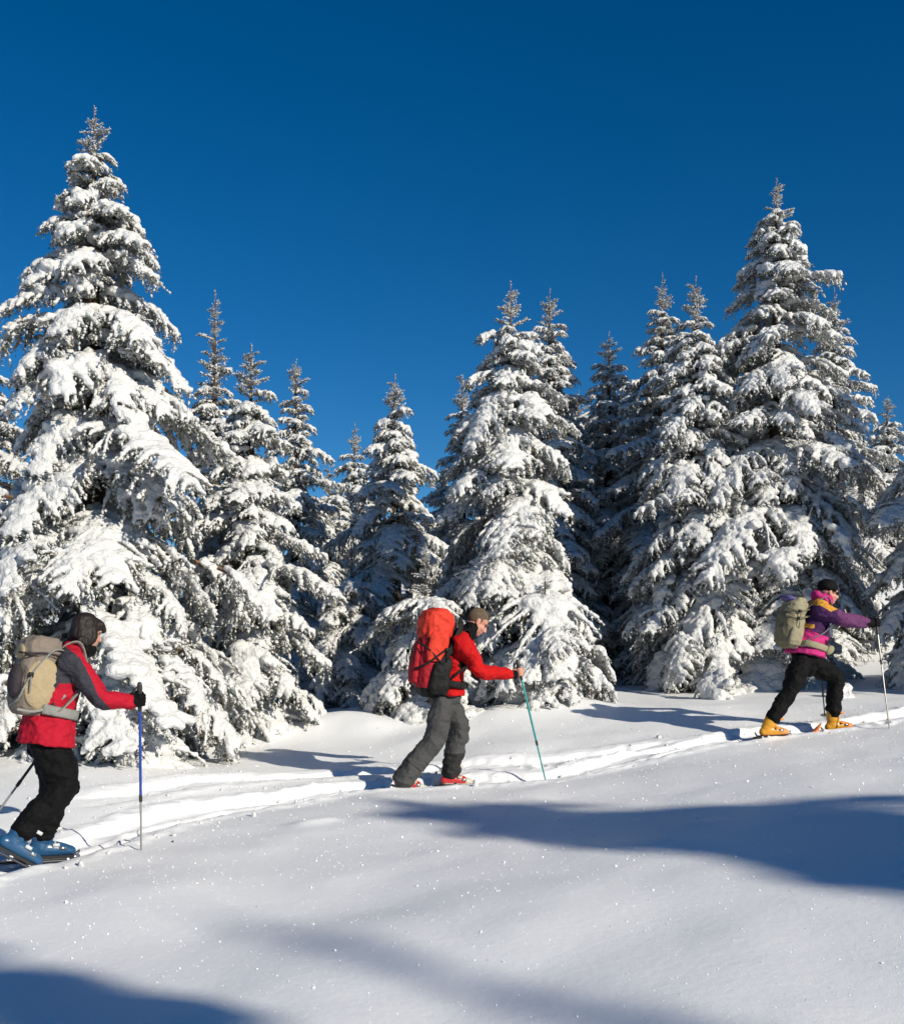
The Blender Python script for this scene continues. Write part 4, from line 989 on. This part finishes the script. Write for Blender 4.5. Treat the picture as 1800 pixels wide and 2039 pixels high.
    ski(bR - AR[2] * .014, s.hframe(6), M['ski_orange'], 'orange ski under the trailing yellow boot', .55); ski(bL - AL[2] * .014, s.hframe(6), M['ski_orange'], 'orange ski under the leading yellow boot', .6)
    pole(gR + axR * .0, tipR, M['pole_grey'], M['pole_grey'], 'grey ski pole held out ahead in a dark glove', split=.35)
    pole(gL + axL * .05, tipL, M['pole_dark'], M['pole_dark'], 'thin dark ski pole half hidden behind black trousers of the skier in pink')
    p = Pack(s, 'khaki backpack on the skier in pink and purple', 1566, 1290, 1581, 1190, .25, .30)
    H, d, w = p.H, p.dep / 2, p.wid / 2
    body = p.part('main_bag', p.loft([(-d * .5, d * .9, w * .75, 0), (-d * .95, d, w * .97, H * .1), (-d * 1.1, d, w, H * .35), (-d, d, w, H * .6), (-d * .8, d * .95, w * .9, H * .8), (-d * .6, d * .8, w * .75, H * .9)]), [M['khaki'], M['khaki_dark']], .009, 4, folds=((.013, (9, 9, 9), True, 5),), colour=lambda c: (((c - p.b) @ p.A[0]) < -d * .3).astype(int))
    p.part('lid', p.loft([(-d * .75, d * .8, w * .92, H * .64), (-d * .85, d * 1.0, w * 1.02, H * .72), (-d * .7, d * 1.05, w * 1.0, H * .88), (-d * .2, d * .8, w * .7, H * 1.0)]), [M['khaki']], .009, 4, folds=((.012, (11, 11, 11), True, 3),))
    m = MB(); ell(m, p.q((-d * .55, 0, H * .96)), (.07, .10, .035), p.A, sub=3); p.part('lid_pocket', m, [M['violet']], parent=body, folds=((.01, (14, 14, 14), True, 3),))
    m = MB(); p.loft([(-d * .5, d * .5, .02, H * .05, -w), (-d * .6, d * .6, .04, H * .15, -w), (-d * .5, d * .6, .035, H * .35, -w), (-d * .3, d * .5, .015, H * .42, -w)], m); p.part('side_pocket', m, [M['khaki']], .008, 4, parent=body)
    p.strap('compression_strap', [p.q((-d * 1.0, -w * .9, H * .62)), p.q((0, -w * 1.1, H * .58)), p.q((d, -w, H * .66))], M['khaki_dark'], w=.010, th=.004)
    p.strap('compression_strap', [p.q((-d * 1.0, -w * .9, H * .78)), p.q((0, -w * 1.1, H * .72)), p.q((d, -w, H * .80))], M['khaki_dark'], w=.008, th=.004)
    wear_straps(s, p, M['strap_grey'], M['khaki'])
    m = MB(); ell(m, s.T(.22, -38, .045), (.05, .035, .055), np.array([s.fw, s.lf, up])); p.part('belt_pouch', m, [M['khaki']])
    return s
skier_one(); skier_two(); skier_three()

# ------------------------------------------------------------------ loose snow: clods by the track, glinting crystals
def scatter():
    rng = np.random.default_rng(5)
    # clods kicked out along the tracks
    ov, of = ico(1); of = np.array(of); Vs, Fs = [], []; k = 0
    for P, n in ((TR1, 150), (TR2, 60)):
        i = rng.integers(0, len(P) - 1, n); a = P[i]; b = P[i + 1]; t = rng.random((n, 1)); c = a + (b - a) * t
        nr = nrm(b - a)[:, ::-1] * [1, -1]; c = c + nr * (rng.choice((-1, 1), (n, 1)) * rng.uniform(.12, .55, (n, 1)))
        z = height(c[:, 0], c[:, 1]); r = rng.gamma(1.6, .005, n) + .004
        for j in range(n):
            v = ov * r[j] * rng.uniform(.6, 1.3, 3) * (1 + rng.normal(0, .13, (len(ov), 1))); Vs.append(v + [c[j, 0], c[j, 1], z[j] + r[j] * .3]); Fs.append(of + k); k += len(ov)
    mb = MB(); V = np.concatenate(Vs); Fq = np.concatenate(Fs); mb.add(V, Fq.tolist())
    tag(mesh_obj('snow_clods', mb.mesh('snow_clods', [M['snow']])), 'loose little snow clods scattered along the ski track', 'snow clods', kind='stuff')
    # crystals lying on the surface
    n = 13000; y = 3.6 + (13.5 - 3.6) * rng.random(n) ** .8; x = (rng.random(n) - .5) * 2 * .43 * y
    z = height(x, y); r = .0014 + rng.gamma(1.0, .0010, n) * np.clip(y / 6, .6, 1.6)
    ang = nrm(rng.normal(0, 1, (n, 3))); e1 = nrm(np.cross(ang, nrm(rng.normal(0, 1, (n, 3))))); e2 = np.cross(ang, e1); c = np.stack([x, y, z + r * .5], 1)
    hexa = [(math.cos(q * math.pi / 3), math.sin(q * math.pi / 3)) for q in range(6)]
    V = np.stack([c + (e1 * p + e2 * q) * r[:, None] for p, q in hexa] + [c + ang * r[:, None] * .35, c - ang * r[:, None] * .35], 1).reshape(-1, 3)
    f = np.array([(q, (q + 1) % 6, 6) for q in range(6)] + [((q + 1) % 6, q, 7) for q in range(6)])
    Fq = (f[None] + (np.arange(n) * 8)[:, None, None]).reshape(-1, 3)
    mb = MB(); mb.add(V, Fq.tolist())
    tag(mesh_obj('snow_crystals', mb.mesh('snow_crystals', [M['crystal']], smooth=False)), 'glinting hoar crystals lying on the snow surface', 'snow crystals', kind='stuff')
scatter()
